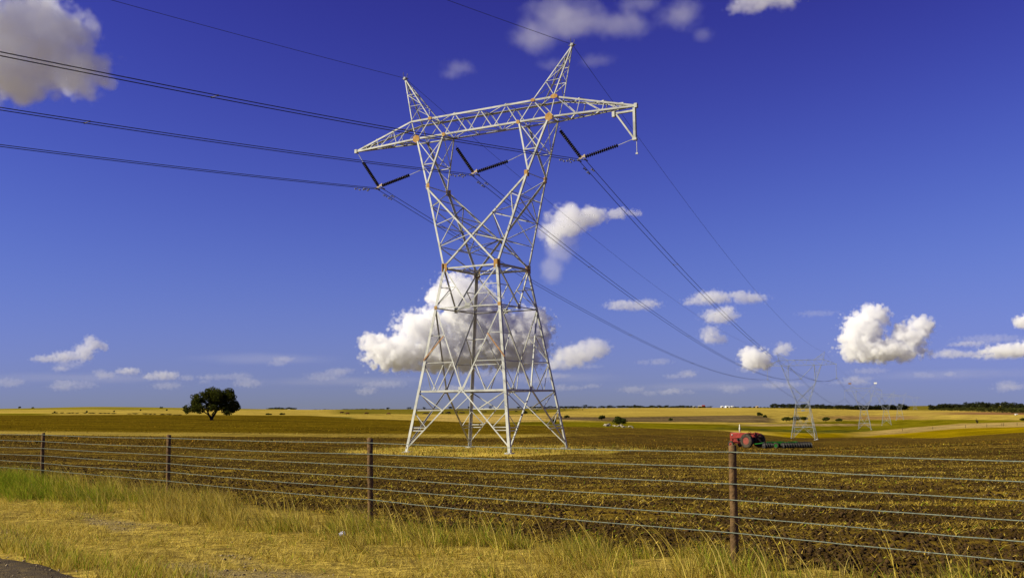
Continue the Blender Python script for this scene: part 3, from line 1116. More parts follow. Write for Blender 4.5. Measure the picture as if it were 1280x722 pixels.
    for zz, xs in ((q['zbb'] + .02, px_), (q['zbt'] - .03, [-q['to']] + list(tops) + [q['to']])):
        for j, x in enumerate(xs):
            mb.angle((x, -q['D'] + .02, zz), (x, q['D'] - .02, zz), wr, zk, (1, 0, 0), .012)
            if j:
                sg = 1 if j % 2 else -1
                mb.angle((xs[j - 1], -sg * (q['D'] - .03), zz + .03), (x, sg * (q['D'] - .03), zz + .03), wr * 1.3, zk, (1, sg, 0), .012)
    mb.build('bridge_truss', steel, root)
    # tapering cross-arms
    for s in (-1, 1):
        mb = MB()
        tip = V3(s * q['tip'], 0, q['ztip'])
        for l in (-1, 1):
            n = V3(0, l, 0)
            t0 = tip + V3(0, l * .07, -.02)
            t1 = tip + V3(0, l * .07, .12)
            mb.angle(bo(s, l), t0, wc * .85, zk, -n, .02)
            mb.angle(to(s, l), t1, wc * .8, -zk, -n, .02)
            us = (0, .32, .62, .82)
            bs = [lerp(bo(s, l), t0, u) for u in us]
            ts = [lerp(to(s, l), t1, u) for u in us]
            for j in range(1, 4):
                mb.angle(bs[j] - n * .03, ts[j] - n * .03, wr * .9, (s, 0, 0), -n, .012)
                mb.angle(ts[j - 1] - n * .05, bs[j] - n * .05, wr * .9, np.cross(ts[j - 1] - bs[j], n), -n, .012)
        us = np.array([0, .16, .32, .48, .62, .74, .86])
        for j in range(1, len(us)):
            for base_, w_ in ((bo, wr * 1.6), (to, wr)):
                zoff = .02 if base_ is bo else .10
                a, b = lerp(base_(s, -1), tip + V3(0, -.06, zoff), us[j - 1]), lerp(base_(s, 1), tip + V3(0, .06, zoff), us[j - 1])
                c, d = lerp(base_(s, -1), tip + V3(0, -.06, zoff), us[j]), lerp(base_(s, 1), tip + V3(0, .06, zoff), us[j])
                p, r = (a, d) if j % 2 else (b, c)
                mb.angle(p + zk * .03, r + zk * .03, w_, zk, (0, 1, 0), .012)
                if base_ is bo:
                    mb.angle(c + zk * .05, d + zk * .05, w_, (s, 0, 0), zk, .012)
        mb.box(tip + V3(s * .05, 0, .05), (.22, .26, .30))
        mb.build('cross_arm', steel, root)
    # shield wire peaks
    for s in (-1, 1):
        mb = MB()
        tip = V3(s * q['tp'], 0, q['zp'])
        legs4 = [to(s, -1), ti(s, -1), ti(s, 1), to(s, 1)]
        for j, p in enumerate(legs4):
            c = V3(s * (q['to'] + q['ti']) / 2, 0, p[2])
            mb.angle(p, tip + (p - c) * .05, wd * .85, (c - p) * V3(1, 0, 0), (c - p) * V3(0, 1, 0), .014)
        us = (0, .33, .60, .80)
        for j in range(4):
            a, b = legs4[j], legs4[(j + 1) % 4]
            for i2 in range(1, 4):
                p0, p1 = lerp(a, tip, us[i2 - 1]), lerp(b, tip, us[i2])
                p2 = lerp(a, tip, us[i2])
                if i2 < 3:
                    mb.angle(p2, p1, wr * .75, zk, np.cross(zk, p1 - p2), .01)
                if i2 % 2:
                    mb.angle(p0, p1, wr * .75, zk, np.cross(zk, p1 - p0), .01)
                else:
                    mb.angle(lerp(b, tip, us[i2 - 1]), p2, wr * .75, zk, np.cross(zk, p2 - p0), .01)
        mb.box(tip + V3(0, 0, .02), (.2, .3, .18))
        pk = mb.build('shield_wire_peak', steel, root)
        if main:
            c = MB()
            c.tube([tip + V3(0, -.1, .1), tip + V3(-.05, -.2, .32), tip + V3(.03, -.26, .45)], .022, 5)
            c.tube([tip + V3(.05, .1, .1), tip + V3(.12, .14, .36), tip + V3(.06, .2, .46)], .022, 5)
            c.tube([tip + V3(-.28, -.05, .0), tip + V3(.28, .05, .0)], .035, 5)
            c.build('wire_clamp', MAT['damper'], pk)
    # orange-rusted joint plates
    if main:
        def plate(c, n, r, sides=6, h=1.):
            c, n = np.array(c, float), np.array(n, float)
            n /= np.linalg.norm(n)
            t = np.cross(zk, n)
            ps = [c + n * .012 + r * (t * math.cos(2 * math.pi * (k_ + .5) / sides) + zk * h * math.sin(2 * math.pi * (k_ + .5) / sides)) for k_ in range(sides)]
            ps2 = [p - n * .02 for p in ps]
            return MB().add(ps + ps2, [tuple(range(sides)), tuple(range(2 * sides - 1, sides - 1, -1))] + [(k_, k_ + sides, (k_ + 1) % sides + sides, (k_ + 1) % sides) for k_ in range(sides)])

        def plates(pt, r, nx, ny, sides=4, h=1.):
            plate(np.array(pt) + V3(-nx * .12, 0, 0), (0, ny, 0), r, sides, h).build('gusset_plate', MAT['rust'], root)
            plate(np.array(pt) + V3(0, -ny * .12, 0), (nx, 0, 0), r, sides, h).build('gusset_plate', MAT['rust'], root)
        for s in (-1, 1):
            for l in (-1, 1):
                plates(leg(s, l, q['zw']), .31, s, l, 4, 1.35)
                plates(el(s, l), .19, s, l, 4, 1.7)
            plate(bo(s, -1) + V3(0, -.02, .05), (0, -1, 0), .33, 6).build('gusset_plate', MAT['rust'], root)
            plate(bi(s, -1) + V3(0, -.02, .05), (0, -1, 0), .16, 6).build('gusset_plate', MAT['rust'], root)
            plate(ti(s, -1) + V3(0, -.02, -.05), (0, -1, 0), .19, 6, .7).build('gusset_plate', MAT['rust'], root)
            plate(leg(s, -1, q['z2']) + V3(-s * .1, -.02, 0), (0, -1, 0), .17, 4).build('gusset_plate', MAT['rust'], root)
        plate(to(1, -1) + V3(0, -.02, -.04), (0, -1, 0), .31, 6, .6).build('gusset_plate', MAT['rust'], root)
        # two rusty braces of the middle panel
        for s in (-1, 1):
            z64 = q['z4'] + .66 * (q['z2'] - q['z4'])
            mid_ = (leg(-1, -1, q['z4']) + leg(1, -1, q['z4'])) / 2
            d = mid_ * .34 + leg(s, -1, q['z2']) * .66
            b_ = MB().angle(leg(s, -1, q['z3']) + V3(0, -.03, .2), d + V3(0, -.03, -.05), .10, (1, 0, 0), (0, 1, 0), .012)
            tag(b_.build('brace', MAT['rod'], root), 'rusty brown brace')
        # hanger bracket at the right arm tip
        h = MB()
        z0 = q['ztip']
        for l in (-1, 1):
            y = l * .09
            h.angle((8.36 * K, y, z0 - .22), (9.58 * K, y, z0 - .22), .13, (0, 0, -1), (0, -l, 0), .014)
            h.angle((9.52 * K, y * 1.3, z0 - .1), (9.52 * K, y * 1.3, _p1(14.42)), .17, (1, 0, 0), (0, -l, 0), .018)
            h.angle((8.42 * K, y, z0 - .28), (9.48 * K, y, _p1(14.46)), .11, (0, 0, 1), (0, -l, 0), .012)
        h.box((8.36 * K, 0, z0 - .3), (.2, .3, .45))
        h.box((9.58 * K, 0, _p1(14.42)), (.3, .28, .16))
        h.tube([(9.72 * K - .05, 0, z0), (9.68 * K, 0, _p1(13.6))], .028, 6)
        h.box((9.68 * K, 0, _p1(13.6)), (.16, .1, .1))
        h.build('hanger_bracket', steel, root)
        # climbing pegs up the nearest leg
        for z in np.arange(3.2, q['zw'] - .3, .42):
            p = leg(1, -1, z)
            d = V3(-1, 0, 0) if int(z / .42) % 2 else V3(0, 1, 0)
            o_ = V3(0, -1, 0) if int(z / .42) % 2 else V3(1, 0, 0)
            MB().tube([p + d * .12 - o_ * .01, p + d * .12 + o_ * .17], .013, 5).build('climbing_peg', steel, root)
    return root


TA = math.atan2(-1.8473807, 74.97724444)
AX = np.array([-1.8474, 74.9772])
YAW_A = R(29.595)
tower = build_pylon(PYLON_A, True)
ZA = CAMH + ZB * K
tower.location = (AX[0], AX[1], ZA)
tower.rotation_euler = (0, 0, -YAW_A)
tag(tower, 'tall galvanised lattice transmission tower with rusty joint plates, standing nearest of the line', 'transmission tower', 'lattice towers of the power line')


def tower_pt(base, yaw, t, l, z):
    return np.array([base[0] + t * math.cos(yaw) + l * math.sin(yaw), base[1] - t * math.sin(yaw) + l * math.cos(yaw), base[2] + z])


far = []
proto = build_pylon(PYLON_B, False)
specs = [(1003.5, 328., 'second lattice tower of the line, rising behind the green disc harrow'),
         (1079.5, 626., 'third lattice tower, with a white and a brown marker panel on its peaks'),
         (1107., 839., 'fourth lattice transmission tower of the line, small against the dark wood'),
         (1124., 1050., 'fifth lattice tower of the line, faint in front of the dark wood'),
         (1143.5, 2000., 'farthest and smallest lattice transmission tower, in the gap between the two dark woods')]
YAW_B = R(21.5)
for i, (px, D, lab) in enumerate(specs):
    r_ = proto if i == 0 else copy_tree(proto)
    p = on_ground(px, D)
    r_.location = p
    r_.rotation_euler = (0, 0, -YAW_B)
    tag(r_, lab, 'transmission tower', 'lattice towers of the power line')
    far.append(p)
    if i == 1:
        third = r_
for s, mt, lab in ((-1, 'signbrown', 'brown aerial marker panel'), (1, 'sign', 'white aerial marker panel')):
    m = MB().box((s * PYLON_B['tp'], -.1, PYLON_B['zp'] + .45), (1.7, .16, .85))
    tag(m.build('marker_panel', MAT[mt], third), lab)

# ------------------------------------------------------------------ insulator strings and conductors
def string_profile(L, r=.135, pitch=.16):
    prof = [(0, .03)]
    n = int(L / pitch)
    for i in range(n):
        h = (i + .3) * L / n
        prof += [(h, .045), (h + .01, r), (h + .055, r * .95), (h + .075, .05)]
    prof.append((L, .03))
    return prof


YAW = YAW_A
APT = lambda t, l, z: tower_pt((AX[0], AX[1], CAMH), YAW_A, t, l, z)   # z measured from eye level here
VSETS = {'left': ((-12.0, 20.25), (-11.43, 19.39), (-9.76, 17.26), (-6.91, 17.81), (-5.89, 18.06)),
         'middle': ((-2.62, 19.62), (-2.55, 19.36), (-.96, 17.29), (1.91, 17.77), (3.16, 18.15)),
         'right': ((6.2, 19.72), (6.25, 19.45), (7.96, 17.26), (10.71, 17.76), (11.87, 18.05))}
YOKES = {}
for nm, (a0, a1, y, b1, b0) in VSETS.items():
    O = APT(y[0], 0, y[1])
    YOKES[nm] = O
    lab = {'left': 'V of two black insulator strings below the left arm tip of the nearest tower',
           'middle': 'V of two black insulator strings hanging inside the fork of the nearest',
           'right': 'V of two black insulator strings between right fork and hanger bracket of the nearest tower'}[nm]
    root = tag(empty('insulator_string', O), lab, 'insulator', 'insulator strings of the nearest tower')
    P = lambda tz: APT(tz[0], 0, tz[1]) - O
    for (e0, e1, off) in ((a0, a1, (-.16, .06)), (b0, b1, (.2, .02))):
        w0, w1 = P(e0), P(e1)
        yk = P((y[0] + off[0], y[1] + off[1]))
        d = w1 - yk
        Ln = np.linalg.norm(d)
        m = MB().lathe(string_profile(Ln), yk, d, 12)
        st = m.build('insulator', MAT['ins'], root, True)
        MB().tube([w1 - d / Ln * .05, w0], .022, 5).build('link_rod', MAT['steel'], st)
    t_ = np.array([math.cos(YAW), -math.sin(YAW), 0])
    l_ = np.array([math.sin(YAW), math.cos(YAW), 0])
    m = MB()
    ps = [t_ * x + np.array([0, 0, z]) for x, z in ((-.34, -.10), (-.14, .16), (.02, .10), (.16, .22), (.30, .12), (.26, -.04), (.05, .0), (-.16, -.14))]
    m.add([p + l_ * .03 for p in ps] + [p - l_ * .03 for p in ps], [tuple(range(8)), tuple(range(15, 7, -1))] + [(k_, k_ + 8, (k_ + 1) % 8 + 8, (k_ + 1) % 8) for k_ in range(8)])
    m.build('yoke_plate', MAT['yoke'], root)
    for sg in (-1, 1):
        c = t_ * sg * .24 + np.array([0, 0, -.2])
        m = MB().tube([c - l_ * .3, c + l_ * .3], .05, 6)
        m.tube([c, c + np.array([0, 0, .14])], .025, 5)
        m.build('suspension_clamp', MAT['damper'], root)

for i, p in enumerate(far[:3]):
    h0 = PYLON_B['zbb']
    for j, (nm, t) in enumerate((('left', -10.6), ('middle', -.3), ('right', 10.6))):
        O = tower_pt(p, YAW_B, t, 0, h0 - 4.1)
        ordn = ('second', 'third', 'fourth')[i]
        lab = {'left': f'string of insulators hanging from the left arm of the {ordn} tower',
               'middle': f'V of insulators hanging in the fork of the {ordn} tower',
               'right': f'string of insulators hanging from the right arm of the {ordn} tower'}[nm]
        root = tag(empty('insulator_string', O), lab, 'insulator', 'insulator strings of the distant towers')
        ends = [tower_pt(p, YAW_B, t, 0, h0) - O] if nm != 'middle' else [tower_pt(p, YAW_B, -3.9, 0, h0) - O, tower_pt(p, YAW_B, 3.9, 0, h0) - O]
        for e in ends:
            MB().lathe(string_profile(np.linalg.norm(e), .15, .3), (0, 0, 0), e, 6).build('insulator', MAT['steel_far'], root)
        MB().box((0, 0, -.1), (.7, .12, .2), -YAW_B).build('yoke_plate', MAT['steel_far'], root)


def wire_pts(A, B, sag, n=70):
    u = np.linspace(0, 1, n) ** 1.35
    P = A[None] * (1 - u)[:, None] + B[None] * u[:, None]
    P[:, 2] -= 4 * sag * u * (1 - u)
    return P


def bundle(A, B, sag, label, group, rad=.023, sep=.24, damp=True, rise=None, end_damp=False):
    O = A.copy()
    root = tag(empty('conductor_pair', O), label, 'power line', group)
    d = (B - A)[:2] / np.linalg.norm((B - A)[:2])
    t_ = np.array([d[1], -d[0], 0])
    if t_[0] < 0: t_ = -t_
    for sg in (-1, 1):
        P = wire_pts(A, B, sag) + t_ * sg * sep - np.array([0, 0, .22])
        m = MB().tube(list(P - O), rad, 5)
        c = m.build('conductor', MAT['cable'], root, True)
        if damp:
            s = np.concatenate([[0], np.cumsum(np.linalg.norm(np.diff(P, axis=0), axis=1))])
            for q_ in (1.35, 2.2) if sg < 0 else (1.7,):
                c0 = np.array([np.interp(q_, s, P[:, i]) for i in range(3)]) - O
                dd = np.append(d, 0)
                k_ = MB().tube([c0, c0 - np.array([0, 0, .13])], .03, 5)
                k_.tube([c0 - dd * .22 - np.array([0, 0, .15]), c0 + dd * .22 - np.array([0, 0, .15])], .014, 5)
                for e in (-1, 1):
                    k_.tube([c0 + dd * e * .17 - np.array([0, 0, .15]), c0 + dd * e * .29 - np.array([0, 0, .15])], .055, 6)
                k_.build('vibration_damper', MAT['damper'], root)
    # spacers keep the two conductors apart
    Pm = wire_pts(A, B, sag, 400) - np.array([0, 0, .22])
    s = np.concatenate([[0], np.cumsum(np.linalg.norm(np.diff(Pm, axis=0), axis=1))])
    for q_ in (np.arange(31, s[-1] - 5, 52) if damp else []):
        c0 = np.array([np.interp(q_, s, Pm[:, i]) for i in range(3)]) - O
        k_ = MB().tube([c0 - t_ * sep, c0 + t_ * sep], .02, 5)
        for sg in (-1, 1):
            k_.box(c0 + t_ * sg * sep, (.075, .075, .075))
        k_.build('spacer', MAT['damper'], root)


def single(A, B, sag, label, group, rad=.016):
    P = wire_pts(A, B, sag)
    o = MB().tube(list(P - A), rad, 5).build('shield_wire', MAT['cable'], None, True)
    o.location = A
    tag(o, label, 'power line', group)


BACK = R(37.5)
bd = -np.array([math.sin(BACK), math.cos(BACK), 0])
BL = 205.
BACKFIT = {'right': (-.1005, 4.98e-4), 'middle': (-.0986, 4.98e-4), 'left': (-.0934, 4.98e-4), 'sleft': (-.0701, 3.79e-4), 'sright': (-.0764, 3.80e-4)}
for nm in ('left', 'middle', 'right'):
    a, b = BACKFIT[nm]
    A = YOKES[nm]
    B = A + bd * BL + np.array([0, 0, a * BL + b * BL * BL])
    bundle(A, B, b * BL * BL / 4, {'left': 'lowest pair of dark conductors running left out of the picture',
                                   'middle': 'middle pair of dark conductors running left out of the picture',
                                   'right': 'highest pair of dark conductors, running left across the big grey cloud'}[nm], 'conductor pairs running left from the nearest tower')
PKA = {s: tower_pt((AX[0], AX[1], ZA), YAW_A, sg * PYLON_A['tp'], 0, PYLON_A['zp'] + .05) for s, sg in (('left', -1), ('right', 1))}
for s in ('left', 'right'):
    a, b = BACKFIT['s' + s]
    A = PKA[s]
    B = A + bd * BL + np.array([0, 0, a * BL + b * BL * BL])
    single(A, B, b * BL * BL / 4, f'thin shield wire running up and left from the {s} peak of the nearest tower', 'shield wires running left')


def hang(i, nm):
    return tower_pt(far[i], YAW_B, {'left': -10.6, 'middle': -.3, 'right': 10.6}[nm], 0, PYLON_B['zbb'] - 4.0)


def pk(i, s):
    return tower_pt(far[i], YAW_B, {'left': -1, 'right': 1}[s] * PYLON_B['tp'], 0, PYLON_B['zp'])


for nm, sag in (('left', 4.2), ('middle', 4.9), ('right', 6.1)):
    bundle(YOKES[nm], hang(0, nm), sag, f'conductor pair sagging from the {nm} insulators of the nearest tower to the second', 'conductor pairs between first and second tower', .023)
for s in ('left', 'right'):
    single(PKA[s], pk(0, s), 4.2, f'shield wire from the {s} peak of the nearest tower to the second', 'shield wires between first and second tower', .014)
ORD = ('second', 'third', 'fourth', 'fifth')
for i in range(2):
    for nm in ('left', 'middle', 'right'):
        bundle(hang(i, nm), hang(i + 1, nm), 7., f'far conductor pair from the {nm} insulators of the {ORD[i]} tower to the {ORD[i + 1]}', 'conductor pairs beyond the second tower', .022, .24, False)
    for s in ('left', 'right'):
        single(pk(i, s), pk(i + 1, s), 5., f'far shield wire from the {s} peak of the {ORD[i]} tower to the {ORD[i + 1]}', 'shield wires beyond the second tower', .014)
# ------------------------------------------------------------------ tractor and disc harrow
def build_tractor():
    p = on_ground(939.5, 119.)
    root = tag(empty('tractor', p, R(131)), 'old faded red farm tractor with white exhaust stack standing in the tilled field', 'tractor')
    # bonnet: rounded box section swept along x
    def loft(secs, name, mat, parent=root, smooth=False):
        vs, fs = [], []
        for x, w, z0, z1, r in secs:
            vs += [(x, -w, z0), (x, w, z0), (x, w, z1 - r), (x, w - r, z1), (x, -w + r, z1), (x, -w, z1 - r)]
        for i in range(len(secs) - 1):
            for k in range(6):
                fs.append((i * 6 + k, i * 6 + (k + 1) % 6, i * 6 + 6 + (k + 1) % 6, i * 6 + 6 + k))
        fs.append(tuple(range(5, -1, -1)))
        fs.append(tuple(range((len(secs) - 1) * 6, len(secs) * 6)))
        return MB().add(vs, fs).build(name, mat, parent, smooth)
    hood = loft([(.45, .30, 1.22, 1.62, .08), (1.2, .29, 1.12, 1.66, .08), (2.2, .29, 1.05, 1.66, .08), (2.95, .28, .98, 1.64, .08), (3.02, .26, 1.0, 1.58, .06)], 'bonnet', MAT['red'])
    loft([(.5, .2, 1.625, 1.645, .01), (2.9, .2, 1.665, 1.675, .005)], 'bonnet_top', MAT['redtop'], hood)
    m = MB().box((2.86, 0, .83), (.32, .5, .5)).box((2.92, 0, .62), (.2, .44, .2))
    m.build('radiator_cowl', MAT['red'], root)
    m = MB()
    for z in np.arange(1.06, 1.54, .06): m.box((3.03, 0, z), (.02, .44, .025))
    m.build('grille', MAT['iron'], hood)
    for y in (-.3, .3):
        MB().lathe([(0, .05), (.03, .09), (.1, .09), (.12, .05)], (2.6, y, 1.42), (1, 0, 0), 10).build('headlight', MAT['white'], hood)
    m = MB().box((1.35, 0, .86), (1.7, .34, .44)).box((1.4, .2, .98), (.7, .12, .2)).box((1.3, -.2, .95), (.6, .12, .25))
    m.lathe([(0, .1), (.25, .1)], (1.9, .28, .75), (0, 0, 1), 10)
    m.build('engine', MAT['iron'], root)
    m = MB().box((2.3, 0, .70), (1.2, .38, .16)).box((2.2, .2, .86), (.7, .05, .2))
    m.build('side_rail', MAT['red'], root)
    m = MB().lathe([(-.55, .15), (-.3, .2), (.3, .2), (.55, .15)], (0, 0, .86), (0, 1, 0), 12).box((.28, 0, .86), (.6, .42, .5))
    m.box((-.2, 0, .95), (.4, .4, .4))
    m.tube([(0, -1.1, .8), (0, 1.1, .8)], .06, 8)
    m.build('transmission_housing', MAT['iron'], root)
    m = MB().lathe([(0, .045), (.12, .045), (.14, .085), (.62, .085), (.64, .05), (.98, .05)], (1.75, .06, 1.64), (0, 0, 1), 12)
    m.build('exhaust_stack', MAT['white'], root, True)
    for s in (-1, 1):
        f = MB()
        vs, fs = [], []
        for i, a in enumerate(np.linspace(R(28), R(150), 9)):
            for y in (.44, .72):
                vs += [(.90 * math.cos(a) * 1.0, s * y, .78 + .90 * math.sin(a)), (.93 * math.cos(a), s * y, .78 + .93 * math.sin(a))]
        for i in range(8):
            o = i * 4
            fs += [(o, o + 4, o + 6, o + 2), (o + 1, o + 3, o + 7, o + 5), (o, o + 1, o + 5, o + 4), (o + 2, o + 6, o + 7, o + 3)]
        fs += [(0, 2, 3, 1), (32, 33, 35, 34)]
        f.add(vs, fs)
        f.box((.02, s * .44, 1.32), (.9, .03, .5))
        f.build('mudguard', MAT['red'], root)
    # wheels with lugs, rim and hub
    def wheel(x, y, Rt, w, rimr, name, lugs):
        s = 1 if y > 0 else -1
        wr_ = empty(name)
        wr_.parent = root
        wr_.location = (x, y, Rt)
        t = MB().lathe([(-w / 2, rimr), (-w / 2, Rt * .86), (-w * .38, Rt * .97), (-w * .2, Rt), (w * .2, Rt), (w * .38, Rt * .97), (w / 2, Rt * .86), (w / 2, rimr)], (0, 0, 0), (0, 1, 0), 30, False)
        for k in range(lugs):
            a = 2 * math.pi * k / lugs
            for sg in (-1, 1):
                a2 = a + (.5 * 2 * math.pi / lugs if sg > 0 else 0)
                c = np.array([math.cos(a2), 0, math.sin(a2)])
                tt = np.array([-math.sin(a2), 0, math.cos(a2)])
                p0 = c * (Rt + .005) + tt * .06 + np.array([0, sg * .02, 0])
                p1 = c * (Rt * .96) - tt * .08 + np.array([0, sg * w * .5, 0])
                t.tube([p0, p1], [.035, .035], 4)
        t.build('tyre', MAT['tyre'], wr_)
        r_ = MB().lathe([(-w * .42, rimr * 1.02), (-w * .3, rimr * .96), (-.03, rimr * .9), (-.02, rimr * .45), (.02, rimr * .45), (.03, rimr * .9), (w * .3, rimr * .96), (w * .42, rimr * 1.02)], (0, 0, 0), (0, 1, 0), 24)
        r_.lathe([(-.02, rimr * .42), (.05, rimr * .36), (.12, rimr * .18), (.16, rimr * .16)], (0, s * .03, 0), (0, s, 0), 14)
        for k in range(8):
            a = 2 * math.pi * k / 8
            r_.tube([(rimr * .3 * math.cos(a), s * .1, rimr * .3 * math.sin(a)), (rimr * .3 * math.cos(a), s * .14, rimr * .3 * math.sin(a))], .025, 6)
            r_.box((rimr * .72 * math.cos(a), s * .05, rimr * .72 * math.sin(a)), (.1, .06, .1))
        r_.build('rim', MAT['rim'], wr_)
        return wr_
    for s in (-1, 1):
        wheel(0, s * 1.15, .80, .44, .42, 'rear_wheel', 22)
        wheel(2.45, s * .86, .38, .22, .2, 'front_wheel', 1)
    m = MB().tube([(2.45, -.8, .42), (2.45, -.3, .56), (2.45, .3, .56), (2.45, .8, .42)], .06, 6).box((2.5, 0, .6), (.3, .24, .2))
    m.tube([(1.3, .2, .6), (2.4, .74, .42)], .03, 5)
    m.build('front_axle', MAT['red'], root)
    m = MB().box((-.18, 0, 1.22), (.5, .52, .09)).box((-.42, 0, 1.46), (.09, .52, .42)).box((-.2, .28, 1.36), (.4, .06, .2)).box((-.2, -.28, 1.36), (.4, .06, .2))
    m.build('seat', MAT['red'], root)
    m = MB()
    for i in range(20):
        a, b_ = 2 * math.pi * i / 20, 2 * math.pi * (i + 1) / 20
        f = lambda a: np.array([.38 + .06 * math.sin(a), .22 * math.cos(a), 1.64 + .2 * math.sin(a)])
        m.tube([f(a), f(b_)], .018, 5)
    m.tube([(.38, 0, 1.64), (.62, 0, 1.4)], .022, 6)
    m.tube([(.38, -.2, 1.64), (.38, .2, 1.64)], .014, 5)
    m.build('steering_wheel', MAT['iron'], root)
    m = MB().tube([(-.3, 0, .5), (-1.0, 0, .42)], .05, 6)
    for s in (-1, 1):
        m.tube([(-.2, s * .3, .62), (-.95, s * .36, .5)], .035, 6)
        m.tube([(-.2, s * .25, 1.1), (-.6, s * .36, 1.05), (-.75, s * .36, .55)], .03, 6)
    m.tube([(-.3, .1, 1.2), (-.5, .2, 1.75), (-.7, .12, 1.2), (-1.2, .05, .6)], .03, 6)
    m.tube([(-.3, -.05, 1.2), (-.55, -.12, 1.65), (-.8, -.05, 1.1), (-1.2, 0, .6)], .03, 6)
    m.build('hitch', MAT['iron'], root)
    m = MB().box((.62, 0, 1.45), (.16, .5, .4)).tube([(.5, .26, 1.3), (.3, .34, 1.62)], .015, 5).tube([(.5, -.26, 1.3), (.32, -.34, 1.58)], .015, 5)
    m.build('dashboard', MAT['iron'], root)
    return p


def build_harrow():
    p = on_ground(981.5, 114.)
    root = tag(empty('disc_harrow', p, R(-6)), 'green disc harrow with rows of dark steel discs hitched behind the red tractor', 'disc harrow')
    m = MB()
    zf = .60
    for y in (-.75, .75): m.box((-.75, y, zf), (3.7, .08, .08))
    for x in (-2.5, -1.3, -.1, 1.05): m.box((x, 0, zf + .005), (.08, 1.58, .07))
    m.box((-1.2, .2, zf + .10), (1.9, .10, .10))
    m.tube([(-2.4, .0, zf), (-3.0, .5, .5), (-3.3, 1.0, .45)], .05, 6)
    m.tube([(.0, -.7, zf + .08), (1.0, -.75, zf + .16), (1.15, -.75, zf - .1)], .045, 6)
    for x in (-2.2, -.6, .8):
        for y in (-.75, .75): m.box((x, y, zf - .17), (.06, .08, .34))
    m.build('frame', MAT['green'], root)
    for (x0, x1, y0, y1, n) in ((-2.75, -1.75, -.95, -.8, 4), (-.75, 2.55, -1.05, -.62, 12), (-2.5, -.2, .7, .95, 8), (.1, 2.6, .95, .6, 9)):
        g = MB()
        a, b_ = np.array([x0, y0, .30]), np.array([x1, y1, .30])
        ax = (b_ - a) / np.linalg.norm(b_ - a)
        g.tube([a, b_], .04, 6)
        for k in range(n):
            c = a + (b_ - a) * (k + .5) / n
            g.lathe([(-.035, .10), (-.02, .22), (.02, .33), (.03, .33), (-.005, .22), (-.02, .10)], c, ax + np.array([0, .3, 0]), 16)
            if k % 3 == 0: g.box(c + np.array([.1, 0, .2]), (.06, .06, .5))
        g.tube([a + np.array([0, 0, .32]), b_ + np.array([0, 0, .32])], .04, 5)
        g.build('disc_gang', MAT['disc'], root)
    for x in (-1.3, .35):
        w = empty('transport_wheel')
        w.parent = root
        w.location = (x, -1.05 if x < 0 else .2, .34)
        MB().lathe([(-.12, .2), (-.12, .3), (-.06, .34), (.06, .34), (.12, .3), (.12, .2)], (0, 0, 0), (.55, 1, 0), 20, False).build('tyre', MAT['tyre'], w, True)
        MB().lathe([(-.1, .2), (-.02, .17), (.02, .17), (.1, .2)], (0, 0, 0), (.55, 1, 0), 16).build('rim', MAT['green'], w)


build_tractor()
build_harrow()

# ------------------------------------------------------------------ trees and bushes
def leaf_mesh(name, lobes, n, size, pal, gap=.42, nscale=.9, flat=.5, lumpy=.36):
    """leaf clusters through the lobes: lobes = [(centre, radii)]; returns mesh with per-leaf colour"""
    vol = np.array([r[0] * r[1] * r[2] for c, r in lobes]) ** .75
    idx = rng.choice(len(lobes), n * 2, p=vol / vol.sum())
    C = np.array([c for c, r in lobes])[idx]
    Rr = np.array([r for c, r in lobes])[idx]
    d = rng.normal(size=(n * 2, 3))
    d /= np.linalg.norm(d, axis=1, keepdims=True)
    rad = rng.random(n * 2) ** .45
    lump = 1 - lumpy / 2 + lumpy * fbm(d[:, 0] * 2.3 + idx * 7.7, d[:, 2] * 2.3 + d[:, 1] * 1.7 + idx * 3.1, 3)
    P = C + d * Rr * (rad * lump)[:, None]
    ns = nscale / size * .35
    keepn = fbm(P[:, 0] * ns + 40, P[:, 2] * ns + P[:, 1] * ns * .8 + 40, 2)
    ok = np.argsort(-(keepn > gap).astype(float) - rng.random(n * 2) * .1)[:n]
    P, keepn = P[ok], keepn[ok]
    a = rng.normal(size=(n, 3)); a /= np.linalg.norm(a, axis=1, keepdims=True)
    b = rng.normal(size=(n, 3)); b -= a * (a * b).sum(1, keepdims=True); b /= np.linalg.norm(b, axis=1, keepdims=True)
    s = size * rng.uniform(.55, 1.3, (n, 1))
    V = np.stack([P - a * s - b * s * flat * .3, P - b * s * flat, P + a * s, P + b * s * flat], 1).reshape(-1, 3)
    me = np_mesh(name, V, np.arange(4 * n), np.full(n, 4))
    ca = me.color_attributes.new('col', 'FLOAT_COLOR', 'POINT')
    pal = np.array(pal)
    c = pal[rng.integers(0, len(pal), n)] * rng.uniform(.7, 1.25, (n, 1))
    cc = np.ones((n, 4, 4), np.float32)
    cc[:, :, :3] = c[:, None]
    ca.data.foreach_set('color', cc.ravel())
    return me


OAKPAL = [(.045, .056, .006), (.065, .072, .008), (.034, .044, .006), (.095, .090, .010)]
BUSHPAL = [(.050, .062, .010), (.075, .085, .014), (.04, .05, .01)]
WOODPAL = [(.030, .036, .014), (.022, .028, .013), (.042, .046, .015)]


